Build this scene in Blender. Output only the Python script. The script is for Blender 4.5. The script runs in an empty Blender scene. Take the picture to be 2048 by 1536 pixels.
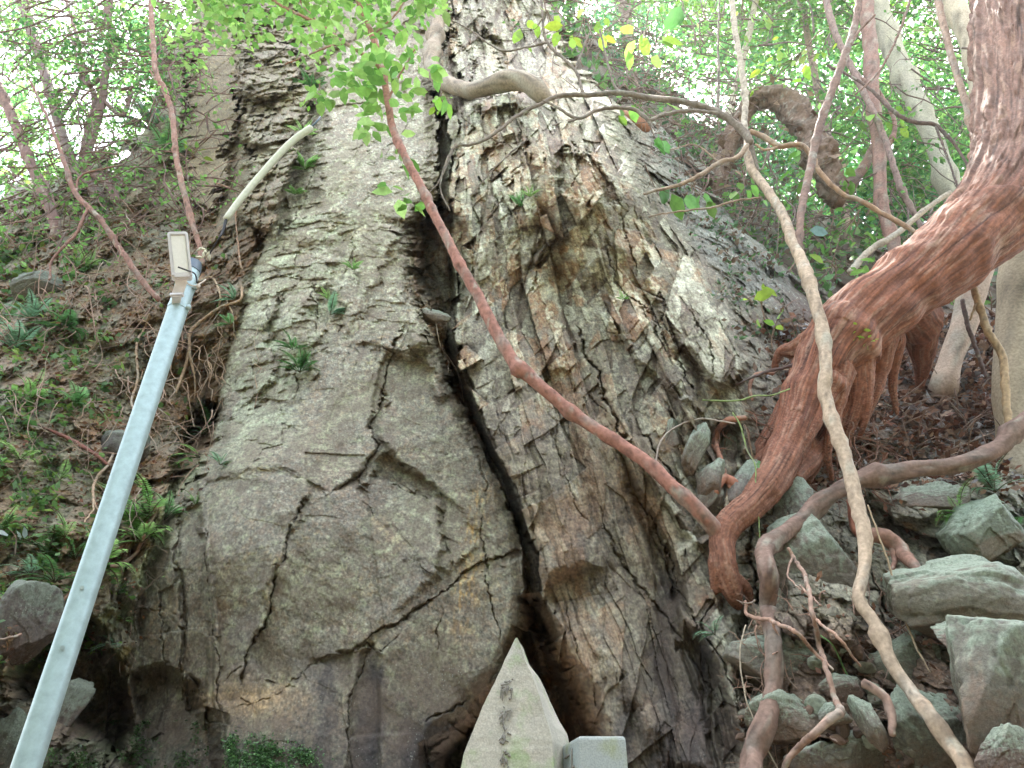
import bpy, bmesh, math, random
import numpy as np
from mathutils import Vector, Matrix

# ------------------------------------------------------------------ camera, world, sun, exposure
SC = bpy.context.scene
COL = SC.collection
PITCH = math.radians(34.3)
FPX = 1479.0                     # focal length in pixels of the 2048 px wide photograph
CAMZ = 1.5
cam = bpy.data.cameras.new("camera")
cam.lens = FPX / 2048 * 36.0
cam.sensor_width = 36.0
cam.clip_start = 0.05
cam.clip_end = 500
camo = bpy.data.objects.new("camera", cam)
COL.objects.link(camo)
camo.location = (0, 0, CAMZ)
camo.rotation_euler = (math.radians(90) + PITCH, 0, 0)
SC.camera = camo

SUN_EL, SUN_AZ = math.radians(69), math.radians(6)      # sun high behind the crag, a little to the right
w = bpy.data.worlds.new("World")
SC.world = w
w.use_nodes = True
wn = w.node_tree
bg = wn.nodes["Background"]
sky = wn.nodes.new("ShaderNodeTexSky")
sky.sky_type = 'NISHITA'
sky.sun_disc = False
sky.sun_elevation = SUN_EL
sky.sun_rotation = SUN_AZ
sky.air_density = 1.0
sky.dust_density = 4.0
sky.ozone_density = 1.0
hz = wn.nodes.new("ShaderNodeMix"); hz.data_type = 'RGBA'; hz.inputs[0].default_value = .30      # thin bright cloud over the blue
hz.inputs[7].default_value = (6.5, 6.3, 5.7, 1)
wn.links.new(sky.outputs[0], hz.inputs[6]); wn.links.new(hz.outputs[2], bg.inputs[0])
bg.inputs[1].default_value = 0.15
sl = bpy.data.lights.new("sun", 'SUN')
sl.energy = 4.5
sl.angle = math.radians(0.6)
sl.color = (1.0, 0.95, 0.86)
so = bpy.data.objects.new("sun", sl)
COL.objects.link(so)
sd = Vector((math.sin(SUN_AZ) * math.cos(SUN_EL), math.cos(SUN_AZ) * math.cos(SUN_EL), math.sin(SUN_EL)))
so.rotation_euler = (-sd).to_track_quat('-Z', 'Y').to_euler()
so.location = (0, 0, 30)
SC.view_settings.view_transform = 'Standard'
SC.view_settings.look = 'None'
SC.view_settings.gamma = 1
SC.view_settings.exposure = 2.55
try:
    SC.cycles.max_bounces = 6
    SC.cycles.diffuse_bounces = 4
    SC.cycles.transparent_max_bounces = 8
    SC.cycles.use_denoising = True
except Exception:
    pass

# ------------------------------------------------------------------ projection helpers (photo pixel + world depth Y -> world point)
cp, sp_ = math.cos(PITCH), math.sin(PITCH)
def rays(px, py):
    x = (px - 1024.0) / FPX
    y = (768.0 - py) / FPX
    return x, cp - y * sp_, sp_ + y * cp
def at(px, py, Y):
    x, yy, z = rays(px, py)
    t = Y / yy
    return Vector((x * t, Y, CAMZ + z * t))
def mpp(px, py, Y):               # metres per photo pixel at that point
    return Y / rays(px, py)[1] / FPX

# ------------------------------------------------------------------ noise in numpy
_T = np.random.RandomState(1234).permutation(65536).astype(np.int64)
_TF = _T / 65536.0
def hidx(ix, iy, s):
    ix = ix.astype(np.int64) if ix.dtype != np.int64 else ix
    iy = iy.astype(np.int64) if iy.dtype != np.int64 else iy
    return _T[(ix + _T[(iy + s * 7919) & 65535]) & 65535]
def hsh(ix, iy, s): return hidx(ix, iy, s)
def rnd(ix, iy, s): return _TF[hidx(ix, iy, s)]
_ga = np.arange(256) * (2 * math.pi / 256)
_gx, _gy = np.cos(_ga), np.sin(_ga)
def gn(x, y, s):
    ix, iy = np.floor(x), np.floor(y)
    fx, fy = x - ix, y - iy
    ix, iy = ix.astype(np.int64), iy.astype(np.int64)
    u, v = fx * fx * fx * (fx * (fx * 6 - 15) + 10), fy * fy * fy * (fy * (fy * 6 - 15) + 10)
    def g(a, b):
        h = hsh(ix + a, iy + b, s) & 255
        return _gx[h] * (fx - a) + _gy[h] * (fy - b)
    a = g(0, 0); b = g(1, 0); c = g(0, 1); d = g(1, 1)
    return (a + (b - a) * u) * (1 - v) + (c + (d - c) * u) * v
def fbm(x, y, s, o=4, gain=.5, lac=2.03):
    r = 0; a = 1; t = 0
    for i in range(o):
        r = r + gn(x, y, s + i * 17) * a
        t += a; a *= gain; x = x * lac + 3.1; y = y * lac + 1.7
    return r / t * 1.6
def ridg(x, y, s, o=4):
    r = 0; a = 1; t = 0
    for i in range(o):
        r = r + (1 - 2.2 * np.abs(gn(x, y, s + i * 17))) * a
        t += a; a *= .5; x = x * 2.1 + 3.1; y = y * 2.1 + 1.7
    return r / t
def blocks(x, y, s, tilt=.5, curv=.6, off=.6, shape=None):
    """max of randomly tilted convex patches: angular broken rock.  returns height, gap to the runner-up, random id"""
    ix, iy = np.floor(x).astype(np.int64), np.floor(y).astype(np.int64)
    b1 = np.full(x.shape, -9.0); b2 = np.full(x.shape, -9.0); idr = np.zeros(x.shape)
    for dx in (-1, 0, 1):
        for dy in (-1, 0, 1):
            cx, cy = ix + dx, iy + dy
            h = hidx(cx, cy, s); R0 = lambda k: _TF[(h + k * 9973) & 65535]
            jx, jy = cx + .5 + (R0(0) - .5) * .9, cy + .5 + (R0(1) - .5) * .9
            an = R0(2) * 6.2832
            m = tilt * (.3 + R0(3))
            o = (R0(4) - .5) * off
            ex, ey = x - jx, y - jy
            v = o + m * (np.cos(an) * ex + np.sin(an) * ey) - curv * (ex * ex + ey * ey)
            up = v > b1
            b2 = np.where(up, b1, np.maximum(b2, v))
            idr = np.where(up, R0(5), idr)
            b1 = np.where(up, v, b1)
    return b1, b1 - b2, idr
def sst(a, b, x):
    t = np.clip((x - a) / (b - a), 0, 1)
    return t * t * (3 - 2 * t)
def seg_d(x, y, pts):
    """distance to a polyline and the parameter (index + fraction) of the nearest place"""
    best = np.full(x.shape, 1e9); par = np.zeros(x.shape)
    for i in range(len(pts) - 1):
        ax, ay = pts[i][0], pts[i][1]; bx, by = pts[i + 1][0], pts[i + 1][1]
        dx, dy = bx - ax, by - ay
        t = np.clip(((x - ax) * dx + (y - ay) * dy) / (dx * dx + dy * dy + 1e-9), 0, 1)
        d = np.hypot(x - ax - t * dx, y - ay - t * dy)
        m = d < best
        best = np.where(m, d, best); par = np.where(m, i + t, par)
    return best, par
def inpoly(x, y, pts):
    c = np.zeros(x.shape, bool)
    n = len(pts)
    for i in range(n):
        x1, y1 = pts[i][0], pts[i][1]; x2, y2 = pts[(i + 1) % n][0], pts[(i + 1) % n][1]
        if y1 == y2: continue
        m = ((y1 > y) != (y2 > y)) & (x < (x2 - x1) * (y - y1) / (y2 - y1) + x1)
        c ^= m
    return c
def sdp(x, y, pts):               # signed distance to polygon, positive inside
    d, _ = seg_d(x, y, list(pts) + [pts[0]])
    return np.where(inpoly(x, y, pts), d, -d)
def tps(ctrl):
    """smooth interpolation through (px, py, value) control points"""
    P = np.array(ctrl, float); X = P[:, :2] / 1000.0; n = len(P)
    r = np.hypot(X[:, None, 0] - X[None, :, 0], X[:, None, 1] - X[None, :, 1])
    K = np.where(r > 0, r * r * np.log(r + 1e-12), 0) + np.eye(n) * 2e-3
    A = np.zeros((n + 3, n + 3)); A[:n, :n] = K; A[:n, n] = 1; A[:n, n + 1:] = X; A[n, :n] = 1; A[n + 1:, :n] = X.T
    wv = np.linalg.solve(A, np.concatenate([P[:, 2], [0, 0, 0]]))
    def f(x, y):
        x = np.asarray(x, float) / 1000.0; y = np.asarray(y, float) / 1000.0
        o = wv[n] + wv[n + 1] * x + wv[n + 2] * y
        for i in range(n):
            r2 = (x - X[i, 0]) ** 2 + (y - X[i, 1]) ** 2
            o = o + wv[i] * .5 * r2 * np.log(r2 + 1e-12)
        return o
    return f

# ------------------------------------------------------------------ object helpers
def tag(o, label=None, cat=None, group=None, kind=None):
    if label: o["label"] = label
    if cat: o["category"] = cat
    if group: o["group"] = group
    if kind: o["kind"] = kind
    return o
def empty(name, loc):
    o = bpy.data.objects.new(name, None); COL.objects.link(o); o.location = loc
    o.empty_display_size = .1
    return o
def link_mesh(name, me, mat, parent=None):
    o = bpy.data.objects.new(name, me); COL.objects.link(o)
    if mat: me.materials.append(mat)
    if parent:
        o.parent = parent
        o.matrix_parent_inverse = Matrix.Translation(-Vector(parent.location))
    return o
def np_mesh(name, V, F, smooth=True, col=None, uvw=None):
    """V (n,3), F (m,k) arrays; col per vertex rgb; uvw per vertex vector attribute"""
    me = bpy.data.meshes.new(name)
    V = np.ascontiguousarray(V, np.float32); F = np.ascontiguousarray(F, np.int32)
    me.vertices.add(len(V)); me.vertices.foreach_set("co", V.ravel())
    k = F.shape[1]
    me.loops.add(F.size); me.loops.foreach_set("vertex_index", F.ravel())
    me.polygons.add(len(F)); me.polygons.foreach_set("loop_start", np.arange(0, F.size, k, dtype=np.int32))
    me.polygons.foreach_set("use_smooth", np.full(len(F), smooth, bool))
    if col is not None:
        a = me.attributes.new("Col", 'FLOAT_COLOR', 'POINT')
        c = np.ones((len(V), 4), np.float32); c[:, :3] = col
        a.data.foreach_set("color", c.ravel())
    if uvw is not None:
        a = me.attributes.new("flow", 'FLOAT_VECTOR', 'POINT')
        a.data.foreach_set("vector", np.ascontiguousarray(uvw, np.float32).ravel())
    me.update(calc_edges=True)
    return me

# ------------------------------------------------------------------ materials
def newmat(name):
    m = bpy.data.materials.new(name); m.use_nodes = True
    nt = m.node_tree
    return m, nt, nt.nodes["Principled BSDF"], nt.nodes["Material Output"]
def N(nt, t, **kw):
    n = nt.nodes.new(t)
    for k, v in kw.items():
        if k in n.inputs.keys(): n.inputs[k].default_value = v
        else: setattr(n, k, v)
    return n
def mixrgb(nt, mode, fac, a, b):
    n = nt.nodes.new("ShaderNodeMix"); n.data_type = 'RGBA'; n.blend_type = mode
    for s, v in ((n.inputs[0], fac), (n.inputs[6], a), (n.inputs[7], b)):
        if hasattr(v, "links"): nt.links.new(v, s)
        elif isinstance(v, tuple): s.default_value = (*v, 1)
        else: s.default_value = v
    return n.outputs[2]
def mat_rock(name, scale=1.0, bump=.7, rough=.6, usecol=True, base=(.2, .19, .15), grain=(.50, 1.55)):
    m, nt, P, O = newmat(name)
    if usecol:
        c = N(nt, "ShaderNodeAttribute", attribute_name="Col").outputs["Color"]
        v = N(nt, "ShaderNodeAttribute", attribute_name="flow").outputs["Vector"]
    else:
        c = N(nt, "ShaderNodeRGB"); c.outputs[0].default_value = (*base, 1); c = c.outputs[0]
        v = N(nt, "ShaderNodeTexCoord").outputs["Object"]
    def noise(sc, det, rg=.6):
        n = N(nt, "ShaderNodeTexNoise"); n.inputs["Scale"].default_value = sc * scale; n.inputs["Detail"].default_value = det
        n.inputs["Roughness"].default_value = rg; nt.links.new(v, n.inputs["Vector"]); return n.outputs["Fac"]
    n1 = noise(75, 9, .8)
    r = N(nt, "ShaderNodeMapRange"); r.inputs["From Min"].default_value = .3; r.inputs["From Max"].default_value = .7
    r.inputs["To Min"].default_value = grain[0]; r.inputs["To Max"].default_value = grain[1]
    nt.links.new(n1, r.inputs["Value"])
    c2 = mixrgb(nt, 'MULTIPLY', 1.0, c, r.outputs[0])
    # pale lichen specks
    vo = N(nt, "ShaderNodeTexVoronoi"); vo.inputs["Scale"].default_value = 60 * scale; nt.links.new(v, vo.inputs["Vector"])
    r2 = N(nt, "ShaderNodeMapRange"); r2.inputs["From Min"].default_value = .26; r2.inputs["From Max"].default_value = .12
    nt.links.new(vo.outputs["Distance"], r2.inputs["Value"])
    n3 = noise(7, 4)
    r3 = N(nt, "ShaderNodeMapRange"); r3.inputs["From Min"].default_value = .5; r3.inputs["From Max"].default_value = .62
    nt.links.new(n3, r3.inputs["Value"])
    mm = N(nt, "ShaderNodeMath", operation='MULTIPLY'); nt.links.new(r2.outputs[0], mm.inputs[0]); nt.links.new(r3.outputs[0], mm.inputs[1])
    mm2 = N(nt, "ShaderNodeMath", operation='MULTIPLY'); nt.links.new(mm.outputs[0], mm2.inputs[0]); mm2.inputs[1].default_value = .5
    c3 = mixrgb(nt, 'MIX', mm2.outputs[0], c2, (.40, .42, .34))
    nt.links.new(c3, P.inputs["Base Color"])
    P.inputs["Roughness"].default_value = rough
    P.inputs["Specular IOR Level"].default_value = .5
    b = N(nt, "ShaderNodeBump"); b.inputs["Strength"].default_value = bump; b.inputs["Distance"].default_value = .02
    n4 = noise(48, 10, .78); nt.links.new(n4, b.inputs["Height"])
    nt.links.new(b.outputs[0], P.inputs["Normal"])
    return m
def mat_attr(name, rough=.8, bump=.3, bscale=60, trans=0.0, stretch=None, mul=(.7, 1.3), spec=.3):
    """vertex colour times noise; trans > 0 adds translucency for leaves"""
    m, nt, P, O = newmat(name)
    c = N(nt, "ShaderNodeAttribute", attribute_name="Col").outputs["Color"]
    tc = N(nt, "ShaderNodeTexCoord").outputs["Object"]
    n = N(nt, "ShaderNodeTexNoise"); n.inputs["Scale"].default_value = bscale; n.inputs["Detail"].default_value = 5
    nt.links.new(tc, n.inputs["Vector"])
    r = N(nt, "ShaderNodeMapRange"); r.inputs["From Min"].default_value = .3; r.inputs["From Max"].default_value = .7
    r.inputs["To Min"].default_value = mul[0]; r.inputs["To Max"].default_value = mul[1]
    nt.links.new(n.outputs["Fac"], r.inputs["Value"])
    c2 = mixrgb(nt, 'MULTIPLY', 1.0, c, r.outputs[0])
    nt.links.new(c2, P.inputs["Base Color"])
    P.inputs["Roughness"].default_value = rough
    P.inputs["Specular IOR Level"].default_value = spec
    if bump:
        b = N(nt, "ShaderNodeBump"); b.inputs["Strength"].default_value = bump; b.inputs["Distance"].default_value = .01
        nt.links.new(n.outputs["Fac"], b.inputs["Height"]); nt.links.new(b.outputs[0], P.inputs["Normal"])
    if trans:
        t = N(nt, "ShaderNodeBsdfTranslucent"); nt.links.new(c2, t.inputs[0])
        mx = N(nt, "ShaderNodeMixShader"); mx.inputs[0].default_value = trans
        nt.links.new(P.outputs[0], mx.inputs[1]); nt.links.new(t.outputs[0], mx.inputs[2]); nt.links.new(mx.outputs[0], O.inputs[0])
    return m
def mat_plain(name, col, rough=.6, metal=0, var=.25, vs=12, bump=.1, spec=.4):
    m, nt, P, O = newmat(name)
    tc = N(nt, "ShaderNodeTexCoord").outputs["Object"]
    n = N(nt, "ShaderNodeTexNoise"); n.inputs["Scale"].default_value = vs; n.inputs["Detail"].default_value = 7; n.inputs["Roughness"].default_value = .65
    nt.links.new(tc, n.inputs["Vector"])
    r = N(nt, "ShaderNodeMapRange"); r.inputs["From Min"].default_value = .3; r.inputs["From Max"].default_value = .7
    r.inputs["To Min"].default_value = 1 - var; r.inputs["To Max"].default_value = 1 + var
    nt.links.new(n.outputs["Fac"], r.inputs["Value"])
    c = mixrgb(nt, 'MULTIPLY', 1.0, col, r.outputs[0])
    nt.links.new(c, P.inputs["Base Color"])
    P.inputs["Roughness"].default_value = rough; P.inputs["Metallic"].default_value = metal; P.inputs["Specular IOR Level"].default_value = spec
    b = N(nt, "ShaderNodeBump"); b.inputs["Strength"].default_value = bump; b.inputs["Distance"].default_value = .01
    nt.links.new(n.outputs["Fac"], b.inputs["Height"]); nt.links.new(b.outputs[0], P.inputs["Normal"])
    return m
# ------------------------------------------------------------------ the crag: one broken rock surface, cut into its natural regions
YB = tps([
 (450,1536,4.35),(700,1536,4.25),(900,1536,4.35),(450,1200,4.45),(700,1200,4.4),(1000,1150,4.45),(450,900,4.85),(700,900,4.75),(900,850,4.8),
 (600,600,5.3),(800,600,5.15),(780,450,5.4),(650,350,5.8),(800,250,6.1),(700,0,7.0),(850,0,7.0),(600,-220,7.8),(900,-220,7.8),
 (1100,1100,4.5),(1250,1400,4.35),(1450,1536,4.15),(1200,900,4.6),(1000,700,4.9),(1100,500,5.0),(1200,300,5.5),(1050,220,5.6),(1250,600,4.85),
 (1400,700,4.75),(1400,1000,4.45),(1450,560,5.1),(1280,380,5.3),(1370,390,6.0),(1300,300,6.0),(1470,470,6.0),(1520,560,5.7),(1000,50,7.0),(1100,-100,7.6),
 (1550,1100,4.35),(1700,1200,4.25),(1900,1250,4.05),(1700,1536,3.7),(2048,1536,3.4),(2048,1200,4.1),(1580,1536,3.9),(1900,1000,4.7),(2048,1000,4.7),
 (1700,900,4.9),(1900,850,5.6),(2048,800,5.8),(1600,750,5.2),(1580,610,5.9),(1700,600,7.0),(1900,650,7.0),(2250,700,7.2),(2300,1600,3.1),
 (340,1100,4.55),(300,1400,4.7),(150,1400,4.8),(50,1500,4.3),(0,1250,4.35),(200,1000,5.2),(50,900,5.0),(250,700,5.7),(380,750,5.8),(400,830,5.9),
 (100,600,6.1),(300,500,6.4),(420,450,6.4),(520,400,6.2),(470,200,7.1),(420,50,7.5),(340,250,7.4),(200,400,7.0),(50,420,7.3),(500,0,7.6),
 (-200,900,5.0),(-250,1600,4.3),(-200,500,7.2),(700,1750,4.1),(1400,1750,4.0)])
SKYLINE = [(-600,420),(0,405),(60,360),(130,350),(200,320),(260,285),(305,240),(316,110),(345,80),(385,60),(398,0),(400,-260),(1090,-260),(1085,-60),
 (1100,40),(1150,130),(1195,165),(1260,215),(1340,285),(1430,370),(1505,460),(1565,550),(1620,590),(1680,580),(1800,595),(1950,610),(2500,640),(2500,1900),(-600,1900)]
FISS = [(880,100,3),(872,190,7),(885,260,14),(892,330,18),(888,400,24),(872,470,40),(872,540,46),(885,590,36),(896,660,16),(912,740,20),(940,800,20),(962,860,13),
 (985,910,14),(1010,960,15),(1040,1030,20),(1058,1100,24),(1062,1180,24),(1080,1250,36),(1105,1320,52),(1130,1400,74),(1155,1536,92),(1170,1800,100)]
SLAB = [(640,120),(700,80),(870,60),(872,190),(878,280),(868,370),(820,480),(832,600),(872,690),(908,790),(965,890),(1010,970),(1043,1060),(1050,1150),(1043,1250),
 (1000,1340),(930,1425),(870,1475),(850,1540),(850,1900),(285,1900),(275,1500),(262,1330),(275,1220),(300,1110),(335,1010),(390,940),(430,880),(440,780),(500,560),(560,420),(600,300),(620,200)]
PLATES = [
 ([(385,20),(475,10),(492,180),(455,330),(435,440),(372,410),(366,250)], .22, .07, .02, 16, .9),
 ([(475,90),(585,80),(625,200),(600,300),(565,400),(545,480),(480,430),(505,300),(480,200)], .38, -.12, .02, 8, .5),
 ([(600,250),(640,130),(660,250),(640,420),(560,450)], -.18, .1, 0, 22, .5),
 ([(765,440),(806,460),(828,540),(836,600),(872,690),(820,720),(700,690),(712,560),(740,480)], .18, .22, .0, 22, .5),
 ([(750,340),(830,320),(868,370),(820,450),(760,440),(735,430)], .08, .10, .0, 16, .5),
 ([(560,590),(630,598),(655,640),(650,690),(600,700),(550,670)], .06, -.03, .04, 8, .5),
 ([(500,560),(560,590),(540,680),(560,760),(440,860),(440,780),(480,660)], .08, .10, .0, 12, .7),
 ([(440,860),(560,770),(640,690),(770,700),(742,850),(752,900),(700,965),(665,985),(560,940),(430,960)], .035, .015, .0, 8, .4),
 ([(800,640),(832,600),(872,690),(908,790),(965,890),(1000,960),(950,930),(860,760)], .03, -.08, .02, 14, .4),
 ([(700,1300),(800,1250),(900,1170),(1050,1105),(1045,1250),(1000,1330),(930,1420),(870,1470),(690,1480)], .03, .03, -.01, 8, .4),
 ([(960,260),(1150,165),(1250,240),(1300,400),(1290,520),(1200,600),(1050,570),(960,440)], .22, .03, -.03, 90, .5),
 ([(965,300),(1045,270),(1080,330),(1060,420),(1010,430),(965,380)], -.10, .05, .04, 10, .9),
 ([(1100,290),(1200,320),(1240,400),(1180,420),(1120,380)], -.10, .04, .05, 10, .9),
 ([(1040,540),(1075,480),(1100,470),(1085,540)], -.08, 0, 0, 6, .8),
 ([(1310,430),(1420,470),(1500,640),(1510,740),(1440,790),(1350,700),(1290,560)], .16, -.05, .06, 20, .7),
 ([(1200,600),(1290,590),(1380,740),(1420,860),(1360,800),(1260,720)], .10, -.08, .03, 12, .7),
 ([(1250,880),(1300,860),(1350,900),(1430,1060),(1400,1100),(1330,1010)], .10, -.08, .02, 8, .4),
 ([(1345,800),(1380,790),(1400,870),(1480,1020),(1445,1040),(1390,950)], .09, -.08, 0, 7, .4),
 ([(1040,760),(1150,740),(1160,790),(1060,800)], -.05, 0, -.05, 6, .8),
 ([(900,640),(940,600),(1000,740),(1100,900),(1200,1130),(1090,1180),(1062,1090),(980,870),(930,760)], .10, .05, 0, 30, .5),
 ([(1330,1110),(1420,1060),(1440,1200),(1480,1300),(1500,1560),(1440,1560),(1400,1400),(1350,1250)], .16, -.08, .02, 12, .5),
 ([(1080,1190),(1230,1100),(1330,1200),(1420,1420),(1440,1560),(1330,1560),(1200,1330)], .12, .06, .04, 40, .7),
 ([(1555,985),(1600,955),(1660,1020),(1650,1085),(1560,1095)], .16, .02, .10, 8, .4),
 ([(1515,1105),(1690,1095),(1722,1180),(1705,1290),(1600,1285),(1540,1240)], .12, -.06, .08, 8, .4),
 ([(1740,960),(1900,940),(2048,960),(2048,1030),(1880,1040),(1760,1050)], .15, .03, .12, 12, .6),
 ([(445,1400),(560,1385),(640,1310),(705,1290),(690,1600),(445,1600)], .03, -.05, .04, 10, .5),
 ([(617,985),(760,955),(880,1000),(900,1100),(860,1185),(700,1290),(560,1390),(500,1320),(548,1140)], .03, .02, -.03, 14, .6),
 ([(410,960),(600,950),(617,985),(548,1140),(500,1320),(445,1360),(420,1150)], .0, .06, .0, 8, .5),
 ([(770,700),(870,700),(960,890),(1045,1060),(985,1100),(880,990),(760,900)], .03, -.05, .03, 16, .6),
 ([(760,900),(880,980),(960,1080),(900,1160),(800,1120),(720,980)], -.02, .03, .05, 12, .7),
 ([(830,600),(872,690),(910,790),(880,800),(845,700),(800,640)], .05, .10, 0, 8, .6),
 ([(700,460),(760,440),(800,470),(740,600),(700,680),(670,640)], .06, .10, .02, 14, .5),
 ([(290,960),(396,930),(406,1050),(418,1130),(428,1250),(432,1380),(446,1500),(452,1640),(200,1640),(220,1260)], -.17, .02, .0, 4, .3),
 ([(360,1010),(398,1000),(415,1180),(425,1420),(380,1420),(350,1200)], -.09, -.06, .0, 8, .5),
 ([(300,1090),(335,1040),(345,1200),(340,1440),(300,1500),(275,1300)], -.06, .12, .0, 8, .7),
 ([(120,900),(190,860),(220,900),(200,1050),(130,1120),(90,1080)], .14, -.1, .02, 10, .6),
 ([(60,1450),(130,1380),(150,1450),(90,1560),(20,1560)], .16, -.08, .05, 10, .5),
 ([(-60,1180),(40,1190),(90,1300),(20,1420),(-60,1450)], .25, .02, .05, 12, .4),
 ([(60,560),(150,540),(200,600),(140,660),(70,640)], .15, 0, .1, 14, .6),
 ([(320,110),(378,70),(372,250),(350,330),(310,330),(305,240)], .2, .0, 0, 12, .4),
 ([(895,0),(960,20),(1020,150),(1060,220),(960,230),(900,180)], .22, .04, 0, 14, .7),
]
def cliff_fields(px, py):
    """Y of the surface and its colour at the photo pixels px, py (arrays)"""
    base = YB(px, py)
    x, yy, z = rays(px, py)
    t = base / yy
    wx, wz = x * t, z * t                                      # metres on the face
    jx = px + fbm(wx * 5, wz * 5, 11, 5) * 26 + fbm(wx * 24, wz * 24, 12, 3) * 8
    jy = py + fbm(wx * 5, wz * 5, 13, 5) * 26 + fbm(wx * 24, wz * 24, 14, 3) * 8
    lx = px + (jx - px) * .35; ly = py + (jy - py) * .35      # gentler warp, for edges that have a clear course
    # fan shaped foliation, spreading down and right from high above
    fx, fy = px - 800 - .13 * np.maximum(0, py - 560) * sst(900, 1150, px), py + 380
    ang = np.arctan2(fx, fy); rr = np.hypot(fx, fy)
    S = ang * 4.9; T = np.log(rr / 1400) * 4.9
    w1 = fbm(wx * 7, wz * 7, 22, 4); w2 = fbm(wx * 7, wz * 7, 23, 4)
    S2 = S + fbm(S * 1.2, T * 1.2, 21, 3) * .07 + w1 * .010
    T = T + w2 * .012
    # regions (soft weights)
    slab = sdp(lx, ly, SLAB)
    wslab = sst(-6, 6, slab)
    right = sst(-10, 10, px - np.interp(py, [p[1] for p in FISS], [p[0] for p in FISS])) * (1 - wslab)
    butt_r = np.interp(py, [0, 170, 420, 560, 720, 900, 1100, 1250, 1536, 1900], [1130, 1190, 1310, 1450, 1500, 1500, 1470, 1480, 1500, 1560])
    wslope = sst(-25, 25, lx - butt_r) * right
    wbutt = right * (1 - wslope)
    wleft = (1 - right) * (1 - wslab)
    Hh = np.zeros(px.shape)
    # --- buttress: steep narrow blades
    r1, g1, i1 = blocks(S2 / .55, T / .95 + S2 * .9, 31, 1.3, .42, .8)
    r2, g2, i2 = blocks(S2 / .26 + T * .5, T / .40 + S2 * 1.2, 41, 1.5, .4, .8)
    r3, g3, i3 = blocks(S2 / .075 + T * 1.5, T / .15 + S2 * 3, 51, 1.6, .4, .9)
    r4, g4, i4 = blocks(S2 / .028, T / .055 + S2 * 5, 57, 1.5, .4, .9)
    rl, gl, il = blocks(S2 / .20, T / 1.5 + S2 * 1.2, 33, 1.2, .35, .8)
    rm, gm, im = blocks(S2 / .075, T / .7 + S2 * 3, 35, 1.2, .35, .8)
    lowr = sst(640, 960, py) * (1 - sst(1220, 1330, px - (py - 800) * .25))     # smoother lower face of the buttress
    kb = 1 - .72 * lowr
    hb = r1 * .22 + (i1 - .5) * .20 * kb + (r2 * .10 + (i2 - .5) * .10) * kb + (r3 * .020 + (i3 - .5) * .022) * kb + (r4 * .006 + (i4 - .5) * .007) * (.25 + .75 * kb) + fbm(S * .8, T * .8, 71, 4) * .14
    hb -= .05 * np.exp(-g1 / .02) * i1 * kb
    hb += lowr * (rl * .09 + (il - .5) * .13 + rm * .03 + (im - .5) * .035)
    hb += lowr * (ridg(S2 / .05, T / .55, 62, 4) * .012 + ridg(S2 / .016, T / .12, 63, 3) * .004 + r2 * .02)
    hb += (1 - lowr) * ridg(S2 / .02, T / .09, 64, 3) * .005
    # --- slab: smooth, long shallow facets
    wxw, wzw = wx + w1 * .018, wz + w2 * .018
    q1, qg1, qi1 = blocks(wxw / .65 + wz * .5, wzw / 1.3, 81, .5, .3, .4)
    q2, qg2, qi2 = blocks(wxw / .26 + wz * .6, wzw / .5, 91, .6, .4, .4)
    rough_s = np.maximum(sst(920, 700, py) * sst(430, 520, py), sst(640, 560, px + (py - 600) * .25) * sst(1000, 820, py))
    strip = sst(700, 600, px + (py - 600) * .25) * sst(400, 450, py) * sst(960, 840, py)
    rough_s = np.clip(strip * .85 + .08 * sst(900, 600, py), 0, 1.35)
    q3, qg3, qi3 = blocks(wxw / .10 + wz * 4.0, wzw / .07 + wx * 6, 95, 1.2, .5, 1.0)
    q4, qg4, qi4 = blocks(wxw / .24 + wz * 1.5, wzw / .13 + wx * 1.8, 97, 1.3, .5, 1.0)
    q5, qg5, qi5 = blocks(wxw / .035 + wz * 4, wzw / .022 + wx * 8, 99, 1.2, .5, 1.0)
    hs = q1 * .055 + (qi1 - .5) * .022 + q2 * .016 + (qi2 - .5) * .007 + fbm(wx * 1.6, wz * 1.1, 101, 5) * .06 + fbm(wx * 12, wz * 9, 103, 4) * .006 + ridg(wx * 9 + wz * 3, wz * 2.6, 104, 4) * .004 + fbm(wx * 60 + wz * 12, wz * 30, 104, 3) * .0016
    hs += rough_s * (q3 * .020 + (qi3 - .5) * .022 + q4 * .05 + (qi4 - .5) * .055 + q5 * .007 + (qi5 - .5) * .009)
    v1, vg1, vi1 = blocks(wxw / .14 - wz * .5, wzw / .42, 171, 1.2, .5, .9)
    v2, vg2, vi2 = blocks(wxw / .045 - wz * 1.6, wzw / .13, 173, 1.2, .5, .9)
    v0, vg0, vi0 = blocks(wxw / .38 - wz * .2, wzw / 1.1, 175, 1.1, .5, .9)
    upr = sst(900, 640, py) * (1 - strip)
    hs += upr * (v1 * .022 + (vi1 - .5) * .020 + v2 * .008 + (vi2 - .5) * .011 + fbm(wx * 40, wz * 18, 177, 3) * .004)
    hs += (1 - upr) * (fbm(wx * 3.5 + wz, wz * 2.5, 178, 5) * .030 + ridg(wx * 2.2 + wz * 1.6, wz * .9 - wx * .4, 179, 4) * .022)
    # --- left bank: crumbly soil, roots, steep leaning ribs
    la = wx * .92 + wz * .38 + w1 * .06; lb = wz * .92 - wx * .38 + w2 * .06
    p1, pg1, pi1 = blocks(la / .36, lb / 1.0, 111, 1.2, .6, .9)
    p2, pg2, pi2 = blocks(la / .12, lb / .26, 121, 1.3, .6, .9)
    p3, pg3, pi3 = blocks(la / .045, lb / .08, 123, 1.3, .6, .9)
    p4, pg4, pi4 = blocks(la / .02, lb / .025, 125, 1.3, .6, .9)
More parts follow.
